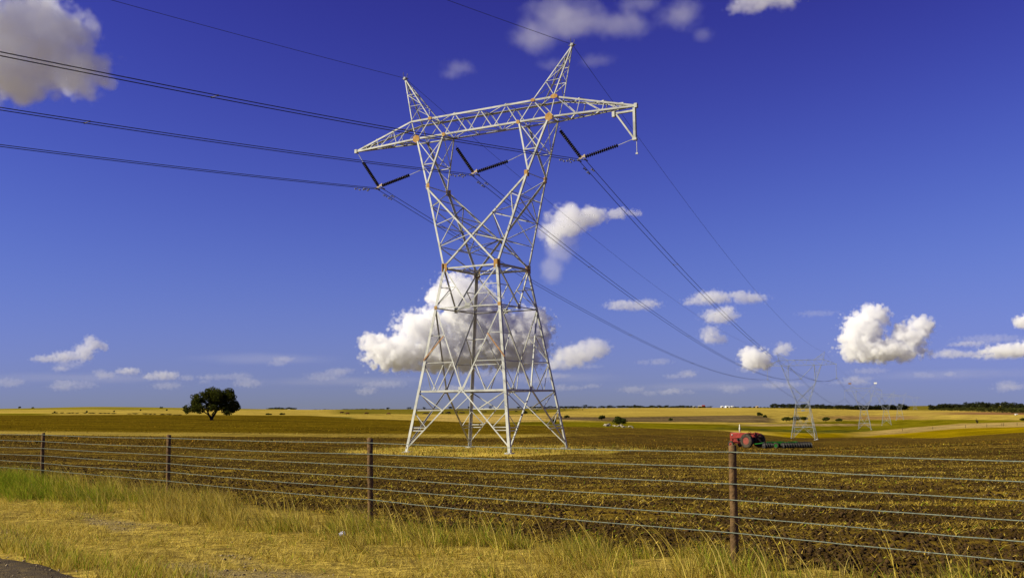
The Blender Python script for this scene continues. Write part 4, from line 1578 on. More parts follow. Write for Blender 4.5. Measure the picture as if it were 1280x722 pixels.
def build_oak():
    D = 296.
    px0, py0 = 264.6, 525.
    base = ground_hit(px0, py0, 200., 420.)
    k = base[1] / FPX / 10.32
    root = tag(empty('oak_tree', base), 'large solitary live oak with dark spreading crown standing alone in the left field', 'tree')
    L = []
    for x, y, rx, ry, dy in ((560, 225, 105, 80, 0), (470, 255, 90, 60, -1.5), (345, 275, 66, 44, .5), (300, 420, 95, 55, -.5), (250, 450, 50, 40, 1), (420, 420, 90, 62, -2), (400, 330, 90, 40, 1.5),
                             (755, 235, 85, 75, 1), (830, 300, 66, 70, -1), (650, 260, 85, 85, -2), (545, 330, 110, 80, 2), (680, 370, 100, 75, 1.5), (870, 400, 58, 50, 0), (785, 470, 78, 42, -1), (600, 270, 100, 80, 3), (720, 300, 80, 80, 3), (500, 400, 60, 60, 2.5), (390, 320, 90, 55, 0), (330, 350, 60, 45, 1), (290, 400, 70, 50, 0), (370, 390, 80, 55, 1), (830, 380, 70, 60, 1), (760, 420, 80, 55, 0), (620, 410, 80, 50, -1), (820, 440, 60, 45, .5), (900, 415, 35, 35, 0)):
        L.append((((x - 565) * k, dy, (572 - y) * k), (rx * k, max(rx, ry) * k * 1.15, ry * k)))
    me = leaf_mesh('crown', L, 17000, .25, OAKPAL, .40, .8, lumpy=.75)
    link_mesh('crown', me, MAT['leaf'], root)
    m = MB()
    P = lambda x, y, dy=0.: np.array([(x - 565) * k, dy, (572 - y) * k])
    m.tube([P(565, 585), P(563, 560), P(560, 545)], [.62, .48, .42], 8)
    for pts, rs in (([P(560, 548), P(530, 500, -.3), P(515, 450, -.6), P(470, 400, -1), P(400, 370, -1.4)], [.34, .27, .2, .14, .06]),
                    ([P(565, 548), P(600, 490, .3), P(625, 440, .6), P(660, 370, .8), P(740, 290, 1)], [.36, .3, .22, .15, .06]),
                    ([P(515, 455, -.6), P(540, 390, 0), P(555, 310, .5), P(560, 240, .4)], [.2, .16, .12, .05]),
                    ([P(625, 445, .6), P(700, 420, .2), P(780, 410, -.4), P(860, 395, -.5)], [.2, .15, .1, .04]),
                    ([P(530, 500, -.3), P(450, 460, .4), P(360, 430, .8), P(280, 420, .5)], [.18, .13, .09, .04]),
                    ([P(560, 500, .5), P(590, 440, 1.4), P(600, 350, 2.2), P(600, 260, 2.4)], [.2, .15, .1, .05])):
        m.tube(pts, rs, 7)
    m.build('trunk', MAT['bark'], root, True)


build_oak()


def bush_at(name, px, py, wpx, hpx, label, cat, pal=BUSHPAL, n=500, trunk=True, group=None, d0=150, d1=2600, D=None):
    p = ground_hit(px, py, d0, d1) if D is None else on_ground(px, D)
    s = p[1] / FPX
    w, h = wpx * s, hpx * s
    root = tag(empty(name, p), label, cat, group)
    tz = .24 if trunk else .0
    L = []
    for i in range(7):
        a = rng.uniform(0, 2 * math.pi)
        rr = rng.uniform(.1, .55)
        L.append(((w * .5 * rr * math.cos(a), w * .5 * rr * math.sin(a), h * (tz + (1 - tz) * rng.uniform(.35, .68))),
                  (w * rng.uniform(.22, .34), w * rng.uniform(.22, .34), h * (1 - tz) * rng.uniform(.26, .38))))
    for sx in (-1, 1): L.append(((sx * w * .3, 0, h * (tz + .38 * (1 - tz))), (w * .2, w * .25, h * .26 * (1 - tz) / .8)))
    link_mesh('crown', leaf_mesh('crown', L, n, max(h * .075, .9 * s), pal, .3), MAT['leaf'], root)
    m = MB()
    r = max(h * .045, .08)
    m.tube([(0, 0, -.2), (0, 0, h * .3), (w * .06, 0, h * .6)], [r, r * .8, r * .3], 6)
    if trunk:
        m.tube([(0, 0, h * .22), (w * .2, 0, h * .5)], [r * .6, r * .2], 5)
        m.tube([(0, 0, h * .2), (-w * .2, .1, h * .48)], [r * .6, r * .2], 5)
    m.build('trunk', MAT['bark'], root)
    return root


bush_at('bush', 774.5, 530.3, 18.5, 10.5, 'dense round dark green bush growing beside the pale rock pile', 'bush', n=1600, trunk=False)
bush_at('small_tree', 752.3, 525.4, 9, 7.2, 'small round tree left of the bush and the rock pile', 'tree', n=500)
bush_at('small_tree', 838.7, 526.6, 5.4, 4.6, 'tiny lone tree on the dark bank right of the rock pile bush', 'tree', n=250)
bush_at('bush', 949.8, 519.6, 8, 4.8, 'dark bush on the crest of the bank above the tractor', 'bush', n=400, trunk=False)
bush_at('bush', 956.4, 521.6, 5, 3.2, 'small dark bush just below the crest bush above the tractor', 'bush', n=250, trunk=False)
bush_at('small_tree', 983, 527.2, 13, 6.8, 'broad low tree at the left of the clump behind the second tower', 'tree', n=600)
bush_at('small_tree', 994.5, 527.2, 13, 7.6, 'middle tree of the clump seen through the legs of the second tower', 'tree', n=600)
bush_at('small_tree', 1005, 526.6, 10, 7.2, 'right-hand tree of the clump, touching the right leg of the second tower', 'tree', n=500)
bush_at('small_tree', 1032.5, 527.4, 10, 6.8, 'round dark tree standing alone right of the second tower', 'tree', n=500)
bush_at('small_tree', 1048.6, 527.6, 9, 5.4, 'lower round tree between the second and third towers', 'tree', n=450)
bush_at('bush', 692, 528.5, 6.5, 6, 'dark bush seen through the right leg of the nearest tower', 'bush', n=300, trunk=False)
bush_at('bush', 708.6, 522.4, 7, 4, 'low green bush just right of the nearest tower', 'bush', n=300, trunk=False)
bush_at('bush', 700, 522.6, 5, 3.4, 'small bush between two legs of the nearest tower at its right side', 'bush', n=250, trunk=False)
bush_at('small_tree', 656.5, 518, 6.5, 5, 'small dark tree on the olive pasture, just right of the nearest tower leg', 'tree', n=300)
bush_at('small_tree', 667, 517.8, 5, 4, 'smaller dark tree on the olive pasture seen through the big tower', 'tree', n=250)
bush_at('small_tree', 1278.8, 526.6, 8, 5.2, 'dark tree cut by the right edge of the picture', 'tree', n=350)
bush_at('small_tree', 24.3, 510.4, 3.4, 2.6, 'tiny round tree on the skyline of the left hill', 'tree', n=120)
bush_at('bush', 41, 510, 3.2, 1.3, 'low dark bush on the skyline of the left hill', 'bush', n=100, trunk=False)
bush_at('bush', 201.5, 509.9, 4.2, 1.6, 'low dark bush on the skyline left of the oak', 'bush', n=100, trunk=False)
for x, y in ((68.3, 515.6), (108.5, 515), (142.6, 514.6), (175.8, 513), (208.5, 512.8)):
    bush_at('shrub', x, y, 1.5, 1.7, 'tiny dark shrub dotted over the golden hill at the left', 'shrub', n=60, trunk=False, group='shrubs on the left hill')
bush_at('bush', 336, 518.2, 8, 2.2, 'low dark thicket right of the oak at the field edge, the left of two', 'bush', n=200, trunk=False)
bush_at('bush', 353, 518.2, 7, 2.6, 'low dark thicket right of the oak at the field edge, the right of two', 'bush', n=200, trunk=False)

# bare leafless shrub in the green pasture
p = ground_hit(1221.5, 528.8)
m = MB()
s_ = p[1] / FPX
for k in range(34):
    a = rng.uniform(0, 2 * math.pi)
    t = rng.uniform(.15, .9)
    h = rng.uniform(2.5, 5.4) * s_ * (1.25 if math.cos(a) < 0 else .8)
    e = np.array([2.6 * s_ * t * math.cos(a), 2.0 * s_ * t * math.sin(a), h])
    m.tube([(0, 0, -.1), e * .5 + np.append(rng.normal(0, .15, 2), 0), e], [.09, .06, .03], 4)
o = m.build('bare_shrub', MAT['bark'])
o.location = p
tag(o, 'leafless grey shrub standing in the green pasture at the right', 'shrub')

# far skyline trees and the two dark woods: single trees copied from a few grown ones
def tree_protos(pal, kinds, n=320):
    out = []
    for k in range(kinds):
        L = []
        for i in range(6):
            a = rng.uniform(0, 6.28)
            rr = rng.uniform(0, .34)
            L.append(((rr * math.cos(a), rr * math.sin(a), rng.uniform(.45, .78)), (rng.uniform(.2, .3), rng.uniform(.2, .3), rng.uniform(.16, .24))))
        L.append(((0, 0, .3), (.36, .36, .26)))
        me = leaf_mesh('crown', L, n, .075, pal, .25)
        me.materials.append(MAT['leaf'])
        tm = MB().tube([(0, 0, -.1), (0, 0, .3), (.02, 0, .62)], [.03, .025, .012], 5)
        tme = bpy.data.meshes.new('trunk')
        tme.from_pydata(tm.v, [], tm.f)
        tme.materials.append(MAT['bark'])
        out.append((me, tme))
    return out


PROT = tree_protos(WOODPAL, 4)
PROT2 = tree_protos([(.05, .058, .012), (.07, .075, .015)], 3)


def far_tree(px, py, D, w, h, label, group, prot=PROT, name='tree'):
    p = on_ground(px, D) if not py else ground_hit(px, py, 500, 3200)
    root = empty(name, p, rng.uniform(0, 6.28))
    ww = w
    root.scale = (ww, ww, h)
    me, tme = prot[rng.integers(len(prot))]
    for nm, d in (('crown', me), ('trunk', tme)):
        o = bpy.data.objects.new(nm, d)
        COL.objects.link(o)
        o.parent = root
    tag(root, label, 'tree', group)


def wood(x0, x1, D0, D1, h0, h1, n, label, group, prot=PROT, wide=1.1):
    for i in range(n):
        px = x0 + (x1 - x0) * (i + rng.uniform(.1, .9)) / n
        D = rng.uniform(D0, D1)
        h = rng.uniform(h0, h1)
        far_tree(px, 0, D, h * wide * rng.uniform(.85, 1.25), h, label, group, prot)


def wood_row(x0, x1, ya, yb, ha, hb, n, label, group, prot=PROT, wide=1.1, gap=()):
    """a row of trees whose feet follow the field edge seen at rows ya..yb; ha..hb is the height in photo pixels"""
    for i in range(n):
        t = (i + rng.uniform(.1, .9)) / n
        px = x0 + (x1 - x0) * t
        p = ground_hit(px, ya + (yb - ya) * t + rng.uniform(-.3, .3), 500, 3200)
        h = (ha + (hb - ha) * t) * rng.uniform(.8, 1.12) * p[1] / FPX
        far_tree(px, 0, p[1], h * wide * rng.uniform(.85, 1.25), h, label, group, prot)


wood_row(1160, 1292, 511.2, 515.4, 9.2, 12.6, 34, 'dark tall tree of the long wood along the skyline at the right edge', 'trees of the right wood')
wood_row(1162, 1292, 512.2, 517.0, 3.2, 8.2, 44, 'lower green tree along the front edge of the wood at the right edge', 'front trees of the right wood', PROT2, 1.5)
wood_row(1062, 1133, 510.6, 511.6, 7.2, 9.0, 34, 'dark tree of the wood behind the third to fifth towers', 'trees of the middle wood', wide=1.25)
wood(963, 1062, 2050, 2150, 7.0, 11.0, 46, 'dark tree of the thin wood along the skyline behind the second tower', 'trees of the thin wood', wide=1.4)
wood(335, 370, 2000, 2060, 6.5, 8.6, 15, 'dark tree of the short grove on the skyline right of the oak', 'trees of the short grove', wide=1.35)
wood(370, 480, 2300, 2400, 3.8, 5.4, 40, 'low dark tree of the thin skyline row between the oak and the big tower', 'skyline row right of the oak', wide=2.)
wood(660, 870, 2480, 2600, 4.6, 7.4, 80, 'low dark tree of the skyline row between the big tower and the red barn', 'skyline row right of the big tower', wide=2.)
wood(785, 890, 2380, 2420, 3.0, 4.4, 44, 'low green bush of the hedge in front of the red barn', 'hedge by the red barn', PROT2, 2.6)
wood(916, 965, 2560, 2640, 3., 4.6, 16, 'low dark tree on the skyline between the white sheds and the second tower', 'skyline row by the white sheds', wide=2.)
for x, w, h, lab in ((485, 5.5, 2.9, 'rounded dark tree on the skyline left of the big tower'), (511, 7, 2.4, 'dark skyline tree beside the left leg of the big tower'), (530.5, 5, 2.3, 'dark skyline tree just inside the left leg of the big tower'),
                     (563, 8.5, 2.8, 'wide dark skyline tree left of centre between the big tower legs'), (586, 4, 2.4, 'dark skyline tree behind the dark rear leg of the big tower'), (601, 5.5, 2.6, 'dark skyline tree right of the dark rear leg of the big tower'), (613, 4.5, 2.2, 'low skyline tree left of the nearest leg of the big tower'), (731, 6.5, 3.6, 'broad taller tree on the skyline right of the big tower'), (793, 4, 3.4, 'small round tree sticking up from the skyline above the rock pile bush'), (648, 6, 2.2, 'low skyline tree right of the nearest leg of the big tower')):
    D = 2250. if x < 640 else 2450.
    far_tree(x, 0, D, w * D / FPX, (h + 1.) * D / FPX, lab, 'single skyline trees')
# dark hedge along the left field edge
for k in range(26):
    x = 66 + k * 6.4 + rng.uniform(-2.5, 2.5)
    D = 422.
    if rng.random() < .15: continue
    far_tree(x, 0, D, rng.uniform(1.6, 3.2), rng.uniform(.35, .62), 'low dark scrub of the hedge line at the foot of the left golden hill', 'scrub along the left hedge line', name='shrub')

# ------------------------------------------------------------------ far farm buildings, pasture fence posts, cattle, rocks
def shed(px, D, w, dp, h, rise, rz, wall, roof, label, cat='building', name='farm_shed', doors=1):
    p = on_ground(px, D)
    root = tag(empty(name, p, rz), label, cat)
    a, b_ = w / 2, dp / 2
    m = MB().add([(-a, -b_, -1), (a, -b_, -1), (a, b_, -1), (-a, b_, -1), (-a, -b_, h), (a, -b_, h), (a, b_, h), (-a, b_, h), (-a, 0, h + rise), (a, 0, h + rise)],
                 [(0, 1, 5, 4), (2, 3, 7, 6), (1, 2, 6, 9, 5), (3, 0, 4, 8, 7), (3, 2, 1, 0)])
    m.build('wall', wall, root)
    o_, t_ = .4, .15
    sl = rise / b_
    m = MB()
    for sg in (-1, 1):
        e = (sg * (b_ + o_), h - sl * o_)
        vs = [(-a - o_, 0, h + rise + .02), (a + o_, 0, h + rise + .02), (a + o_, e[0], e[1] + .02), (-a - o_, e[0], e[1] + .02)]
        m.add(vs + [(x, y, z + t_) for x, y, z in vs], [(3, 2, 1, 0), (4, 5, 6, 7), (0, 1, 5, 4), (1, 2, 6, 5), (2, 3, 7, 6), (3, 0, 4, 7)])
    m.build('roof', roof, root)
    for k in range(doors):
        MB().box((-a + w * (k + .5) / doors, -b_ - .03, h * .4), (w / doors * .4, .06, h * .8)).build('door', MAT['dark'], root)
    return root


shed(879.2, 2440, 6, 9, 4.6, 1.6, .1, MAT['redroof'], MAT['redroof'], 'small red barn on the skyline left of the white sheds', name='red_barn')
shed(874.8, 2440, 8, 9, 3.8, 1.2, 0, MAT['tan'], MAT['greyroof'], 'tan building joined to the left of the red barn')
shed(867.6, 2440, 7, 6, 2.4, 1.0, 0, MAT['whitewall'], MAT['whitewall'], 'low white shed left of the red barn')
shed(902.4, 2470, 5, 7, 3.2, 1.2, 0, MAT['whitewall'], MAT['whitewall'], 'leftmost of the row of white sheds on the skyline', doors=1)
shed(908.4, 2480, 7, 8, 3.6, 1.2, .3, MAT['whitewall'], MAT['whitewall'], 'middle white shed of the row on the skyline')
shed(912.3, 2470, 4, 6, 2.8, 1.0, 0, MAT['whitewall'], MAT['greyroof'], 'smallest white shed, second from the right in the skyline row')
shed(915.3, 2470, 4, 7, 3.4, 1.0, .2, MAT['whitewall'], MAT['whitewall'], 'rightmost white shed of the row on the skyline')
shed(946.2, 2470, 5, 6, 3.0, 1.6, .1, MAT['tan'], MAT['tan'], 'small tan house on the skyline above the tractor', 'house', 'house')
shed(361, 1950, 4, 4, 2.0, .8, 0, MAT['whitewall'], MAT['whitewall'], 'tiny white hut in front of the short grove right of the oak')
shed(1269.4, 860, 1.6, 1.2, .6, .2, .2, MAT['whitewall'], MAT['whitewall'], 'tiny white box in the pasture below the right wood', 'shelter', 'shelter')

# posts of the pasture fence across the valley
pts = [ground_hit(x, y) for x, y in ((1128, 538.4), (1166, 536.6), (1207, 534.6), (1233.5, 533.6), (1252.5, 532.6), (1254.6, 532.4), (1271.5, 531.6), (1290, 530.6))]
root = tag(empty('pasture_fence', pts[0]), 'line of thin dark fence posts along the pale strip at the right of the valley', 'fence')
for p in pts:
    MB().tube([p - pts[0] + np.array([0, 0, -.3]), p - pts[0] + np.array([rng.normal(0, .04), 0, 1.45])], .09, 6).build('fence_post', MAT['bark'], root)
m = MB()
for z in (.6, 1.1): m.tube([p - pts[0] + np.array([0, 0, z]) for p in pts], .012, 4)
m.build('wire', MAT['wire'], root)


def cow_mesh(name):
    m = MB()
    m.tube([(-1.05, 0, 1.02), (-.95, 0, 1.05), (-.5, 0, 1.0), (.1, 0, .98), (.6, 0, 1.05), (.85, 0, 1.1), (1.15, 0, 1.0), (1.4, 0, .72), (1.55, 0, .45), (1.66, 0, .2)],
           [.16, .30, .36, .39, .36, .28, .2, .15, .14, .08], 10)
    for x, y in ((-.85, .2), (-.85, -.2), (.6, .2), (.6, -.2)):
        m.tube([(x, y, .85), (x + (.06 if x < 0 else 0), y, .5), (x - (.03 if x < 0 else 0), y, .0)], [.15, .085, .06], 6)
    m.tube([(-1.08, 0, 1.15), (-1.2, 0, .9), (-1.2, 0, .45)], [.04, .03, .05], 5)
    for y in (-.14, .14): m.tube([(1.45, y * .6, .62), (1.42, y * 2, .62)], [.05, .02], 5)
    me = bpy.data.meshes.new(name)
    me.from_pydata(m.v, [], m.f)
    me.polygons.foreach_set('use_smooth', np.ones(len(me.polygons), bool))
    return me


cb, ck = cow_mesh('cow'), cow_mesh('cow')
cb.materials.append(MAT['browncow'])
ck.materials.append(MAT['blackcow'])
for px, py, mesh, rz, lab, grp in ((427.2, 516.9, cb, .3, 'leftmost of the reddish brown cattle on the far stubble', 'brown cattle'), (434.5, 518.1, cb, 3.0, 'second reddish brown cow from the left on the far stubble', 'brown cattle'),
                                   (458, 517.9, cb, .1, 'third reddish brown cow from the left on the far stubble', 'brown cattle'), (486, 518.3, cb, 2.8, 'reddish brown cow on the far stubble nearest to the big tower', 'brown cattle')):
    o = bpy.data.objects.new('cow', mesh)
    COL.objects.link(o)
    p = ground_hit(px, py, 300, 1300)
    o.location, o.rotation_euler = p, (0, 0, rz)
    s = 3.4 * p[1] / FPX / 2.4
    o.scale = (max(s, 1.),) * 3
    tag(o, lab, 'cow', grp)
for px, py in ((553, 517), (558.5, 517.2), (561, 516.3), (562, 517.4), (570, 516.6), (571.3, 515.4), (576, 516.8), (578.6, 516.9), (603.5, 515.2), (606.8, 515.4), (645, 515), (705.6, 512.6), (671.5, 513.4), (716, 511.2), (723, 511), (728.4, 512.4), (531, 518), (534, 517.6)):
    o = bpy.data.objects.new('cow', ck)
    COL.objects.link(o)
    o.location = ground_hit(px, py, 300, 2000)
    o.rotation_euler = (0, 0, rng.uniform(0, 6.28))
    tag(o, 'tiny black cow grazing on the far olive green pasture', 'cow', 'black cattle on the far pasture')

# limestone blocks cleared from the field
def rock_mesh():
    import bmesh
    bm = bmesh.new()
    bmesh.ops.create_icosphere(bm, subdivisions=2, radius=1.)
    for v in bm.verts:
        f = rng.uniform(.78, 1.1)
        v.co = Vector((v.co.x * f, v.co.y * f, max(min(v.co.z * f, .62), -.6)))
    me = bpy.data.meshes.new('rock')
    bm.to_mesh(me)
    bm.free()
    me.materials.append(MAT['limestone'])
    return me


RK = [rock_mesh() for _ in range(4)]
for i in range(26):
    t = i / 25
    px = 755.5 + 36 * t + rng.normal(0, .9)
    py = 532.2 + 1.2 * t + rng.normal(0, .5)
    if i in (5, 6, 7): px, py = 757.5 + (i - 5) * 2.4, 531.4
    p = ground_hit(px, py, 200, 600)
    o = bpy.data.objects.new('rock', RK[i % 4])
    COL.objects.link(o)
    s = rng.uniform(.25, .55) * (1.5 if i in (2, 5, 6, 15, 16) else 1.)
    o.scale = (s * rng.uniform(1, 1.6), s, s * rng.uniform(.7, 1.1))
    o.rotation_euler = (rng.uniform(-.3, .3), rng.uniform(-.3, .3), rng.uniform(0, 6.28))
    p[2] += s * .3
    o.location = p
    tag(o, 'pale limestone block in the rock pile at the foot of the round bush', 'rock', 'rocks cleared beside the bush')

# crumpled scrap of paper on the verge
p = ground_hit(427.5, 672, 8, 40)
import bmesh
bm = bmesh.new()
bmesh.ops.create_icosphere(bm, subdivisions=3, radius=.038)
for v in bm.verts:
    f = .35 + 1.25 * float(fbm(np.array(v.co.x * 60 + 9 + v.co.z * 22), np.array(v.co.y * 60 + v.co.z * 47 + 9), 2))
    v.co = Vector((v.co.x * f * 1.1 + v.co.z * .25, v.co.y * f * .8, v.co.z * f * .95))
me = bpy.data.meshes.new('litter_scrap')
bm.to_mesh(me)
bm.free()
o = link_mesh('litter_scrap', me, MAT['paper'])
o.location = p + np.array([0, 0, .05])
tag(o, 'crumpled scrap of white and bluish paper lying on the dry verge', 'litter')

# ------------------------------------------------------------------ daylight
SUN_AZ, SUN_EL = R(-100), R(33)          # azimuth clockwise from the view direction (+Y)
sd = Vector((math.sin(SUN_AZ) * math.cos(SUN_EL), math.cos(SUN_AZ) * math.cos(SUN_EL), math.sin(SUN_EL)))
sl = bpy.data.lights.new('sun', 'SUN')
sl.energy = 4.9
sl.angle = R(.53)
sl.color = (1., .925, .73)
so = bpy.data.objects.new('sun', sl)
COL.objects.link(so)
so.rotation_euler = (-sd).to_track_quat('-Z', 'Y').to_euler()
so.location = sd * 200

w = bpy.data.worlds.new('World')
scene.world = w
w.use_nodes = True
nt = w.node_tree
bg = nt.nodes['Background']
sky = nt.nodes.new('ShaderNodeTexSky')
sky.sky_type = 'NISHITA'
sky.sun_disc = False
sky.sun_elevation = SUN_EL
sky.sun_rotation = SUN_AZ % (2 * math.pi)
sky.altitude = 0
sky.air_density = 1.
sky.dust_density = .1
sky.ozone_density = 3.
sep = nt.nodes.new('ShaderNodeSeparateColor')
com = nt.nodes.new('ShaderNodeCombineColor')
nt.links.new(sky.outputs[0], sep.inputs[0])
for i, (gm, A_, M_) in enumerate(((2., .0268, .27), (3., .0050, .32), (3., .0092, .86))):   # deep polarised blue of the photograph
    y_ = math_n(nt, 'MULTIPLY', math_n(nt, 'POWER', sep.outputs[i], gm), A_)
    y_ = math_n(nt, 'DIVIDE', y_, math_n(nt, 'ADD', math_n(nt, 'MULTIPLY', y_, 1 / M_), 1.))
    nt.links.new(math_n(nt, 'MULTIPLY', y_, 10 / 1.52), com.inputs[i])
nt.links.new(com.outputs[0], bg.inputs['Color'])
bg.inputs['Strength'].default_value = .1

# ------------------------------------------------------------------ clouds: real volumes lit by the sun
def cloud_material(name, dens, colour=(1., 1., 1.), aniso=0.):
    m = bpy.data.materials.new(name)
    m.use_nodes = True
    nt = m.node_tree
    for n in list(nt.nodes):
        if n.type != 'OUTPUT_MATERIAL': nt.nodes.remove(n)
    pv = nt.nodes.new('ShaderNodeVolumePrincipled')
    pv.inputs['Color'].default_value = (*colour, 1)
    pv.inputs['Density'].default_value = dens
    pv.inputs['Density Attribute'].default_value = 'density'
    pv.inputs['Anisotropy'].default_value = aniso
    nt.links.new(pv.outputs[0], nt.nodes['Material Output'].inputs['Volume'])
    return m


CM = {'dense': cloud_material('cumulus', .036, (.999, .999, .999)),
      'mid': cloud_material('thin_cumulus', .014, (.999, .999, .999)),
      'grey': cloud_material('grey_cumulus', .016, (.965, .975, 1.)),
      'veil': cloud_material('thin_veil', .0007, (.99, .99, .99)),
      'wisp': cloud_material('wispy_cloud', .0042, (.95, .95, .97))}


def cloud(label, blobs, mat, D=5200., vox=1.25, n_px=16., amp=.55, amp2=.5, edge=.28, base=None, seed=0., stretch=1., depth=.9):
    B = np.array([b[:4] for b in blobs], float)
    wgt = B[:, 2] * B[:, 3]
    cx, cy = (B[:, 0] * wgt).sum() / wgt.sum(), (B[:, 1] * wgt).sum() / wgt.sum()
    C = at(cx, cy, D)
    az = math.atan2(C[0], C[1])
    e1 = np.array([math.cos(az), -math.sin(az), 0])
    e2 = np.array([math.sin(az), math.cos(az), 0])
    k = D / FPX / math.cos(az)
    loc, rad = [], []
    for b in blobs:
        P = at(b[0], b[1], D) - C
        x, y, z = P @ e1, 0., P[2]
        dr = (b[4] if len(b) > 4 else depth) * min(b[2], b[3] * 1.6) * k
        y = (rng.uniform(-.25, .25)) * dr
        loc.append((x, y, z))
        rad.append((b[2] * k, dr, b[3] * k))
    loc, rad = np.array(loc), np.array(rad)
    mn, mx = (loc - rad * 1.22).min(0), (loc + rad * 1.22).max(0)
    if base is not None:
        zb = (at(cx, base, D) - C)[2]
        mn[2] = max(mn[2], zb - 10 * k * .5)
    res = np.clip(np.ceil((mx - mn) / (vox * k)), 6, 260).astype(int)
    ng = bpy.data.node_groups.new('cloud_volume', 'GeometryNodeTree')
    ng.interface.new_socket('Geometry', in_out='OUTPUT', socket_type='NodeSocketGeometry')
    ng.interface.new_socket('Geometry', in_out='INPUT', socket_type='NodeSocketGeometry')
    nn, lk = ng.nodes, ng.links.new
    pos = nn.new('GeometryNodeInputPosition').outputs[0]

    def vm(op, a, b=None):
        n = nn.new('ShaderNodeVectorMath')
        n.operation = op
        for i, s in enumerate((a, b)):
            if s is None: continue
            if isinstance(s, (tuple, list, np.ndarray)): n.inputs[i].default_value = tuple(float(q) for q in s)
            else: lk(s, n.inputs[i])
        return n.outputs['Value'] if op == 'LENGTH' else n.outputs[0]

    def mt(op, a, b=None, c=None):
        n = nn.new('ShaderNodeMath')
        n.operation = op
        for i, s in enumerate((a, b, c)):
            if s is None: continue
            if isinstance(s, (int, float)): n.inputs[i].default_value = float(s)
            else: lk(s, n.inputs[i])
        return n.outputs[0]
    acc = None
    for c, r in zip(loc, rad):
        v = mt('SUBTRACT', 1., vm('LENGTH', vm('DIVIDE', vm('SUBTRACT', pos, c), r)))
        acc = v if acc is None else mt('SMOOTH_MAX', acc, v, .18)
    sc = 1. / (n_px * k)
    q = vm('ADD', vm('MULTIPLY', pos, (sc / stretch, sc, sc)), (seed * 3.7, seed * 1.3, seed * 7.1))
    nz = nn.new('ShaderNodeTexNoise')
    nz.inputs['Scale'].default_value = 1.
    nz.inputs['Detail'].default_value = 6.
    nz.inputs['Roughness'].default_value = .6
    nz.inputs['Distortion'].default_value = .3
    lk(q, nz.inputs['Vector'])
    val = mt('ADD', acc, mt('MULTIPLY', mt('SUBTRACT', nz.outputs[0], .5), amp * 2))
    if amp2:
        for s_, w_ in ((1.25, .6), (2.9, .4)):
            vo = nn.new('ShaderNodeTexVoronoi')
            vo.feature = 'F1'
            vo.inputs['Scale'].default_value = s_
            lk(q, vo.inputs['Vector'])
            val = mt('ADD', val, mt('MULTIPLY', mt('SUBTRACT', .42, vo.outputs['Distance']), amp2 * w_ * 1.6))
    mr = nn.new('ShaderNodeMapRange')
    mr.interpolation_type = 'SMOOTHSTEP'
    mr.inputs['From Min'].default_value = .06
    mr.inputs['From Max'].default_value = .06 + edge
    lk(val, mr.inputs['Value'])
    den = mr.outputs[0]
    if base is not None:
        sx = nn.new('ShaderNodeSeparateXYZ')
        lk(pos, sx.inputs[0])
        b_ = nn.new('ShaderNodeMapRange')
        b_.interpolation_type = 'SMOOTHSTEP'
        lk(mt('ADD', sx.outputs[2], mt('MULTIPLY', mt('SUBTRACT', nz.outputs[0], .5), 14 * k)), b_.inputs['Value'])
        b_.inputs['From Min'].default_value = float(zb - 3 * k)
        b_.inputs['From Max'].default_value = float(zb + 4 * k)
        den = mt('MULTIPLY', den, b_.outputs[0])
    vc = nn.new('GeometryNodeVolumeCube')
    lk(den, vc.inputs['Density'])
    vc.inputs['Min'].default_value = tuple(float(x) for x in mn)
    vc.inputs['Max'].default_value = tuple(float(x) for x in mx)
    for a, r in zip('XYZ', res): vc.inputs['Resolution ' + a].default_value = int(r)
    sm = nn.new('GeometryNodeSetMaterial')
    sm.inputs['Material'].default_value = CM[mat]
    lk(vc.outputs[0], sm.inputs['Geometry'])
    out = nn.new('NodeGroupOutput')
    lk(sm.outputs[0], out.inputs[0])
    me = bpy.data.meshes.new('cloud')
    me.materials.append(CM[mat])
    o = bpy.data.objects.new('cloud', me)
    COL.objects.link(o)
    o.location = C
    o.rotation_euler = (0, 0, -az)
    md = o.modifiers.new('cloud_volume', 'NODES')
    md.node_group = ng
    tag(o, label, kind='structure')
    return o


# the tall cumulus behind the tower
cloud('towering white cumulus behind the big tower', [(560, 440, 62, 30), (498, 442, 48, 26), (640, 446, 50, 22), (468, 430, 22, 20), (530, 410, 42, 26), (575, 375, 40, 38), (590, 400, 50, 50), (548, 372, 22, 16), (620, 420, 50, 40), (655, 420, 42, 34), (665, 400, 28, 22)], 'dense', base=468, seed=1, n_px=15, amp2=.7, vox=1., edge=.24)
cloud('white cumulus right of the tower legs', [(718, 444, 36, 17), (740, 436, 26, 16), (752, 432, 14, 11), (700, 455, 26, 9)], 'mid', D=4500., base=465, seed=2, n_px=13)
cloud('bright cloud beside the right fork of the tower', [(708, 278, 32, 24), (735, 270, 36, 16), (775, 268, 28, 9), (690, 292, 22, 18), (715, 265, 22, 14)], 'mid', seed=3, n_px=18, amp=.6)
cloud('thin trailing veil under the bright cloud', [(698, 312, 26, 26), (690, 335, 22, 26), (705, 300, 28, 20)], 'wisp', seed=4, n_px=22, amp=.7, amp2=.1, edge=.6)
cloud('big white cumulus at the right', [(1080, 408, 28, 22), (1075, 425, 30, 26), (1100, 438, 42, 18), (1135, 422, 24, 20), (1152, 408, 18, 14), (1090, 395, 24, 16), (1120, 440, 40, 14), (1062, 440, 14, 12)], 'dense', D=5600, base=454, seed=5, n_px=12, amp2=.7, vox=.9, edge=.24)
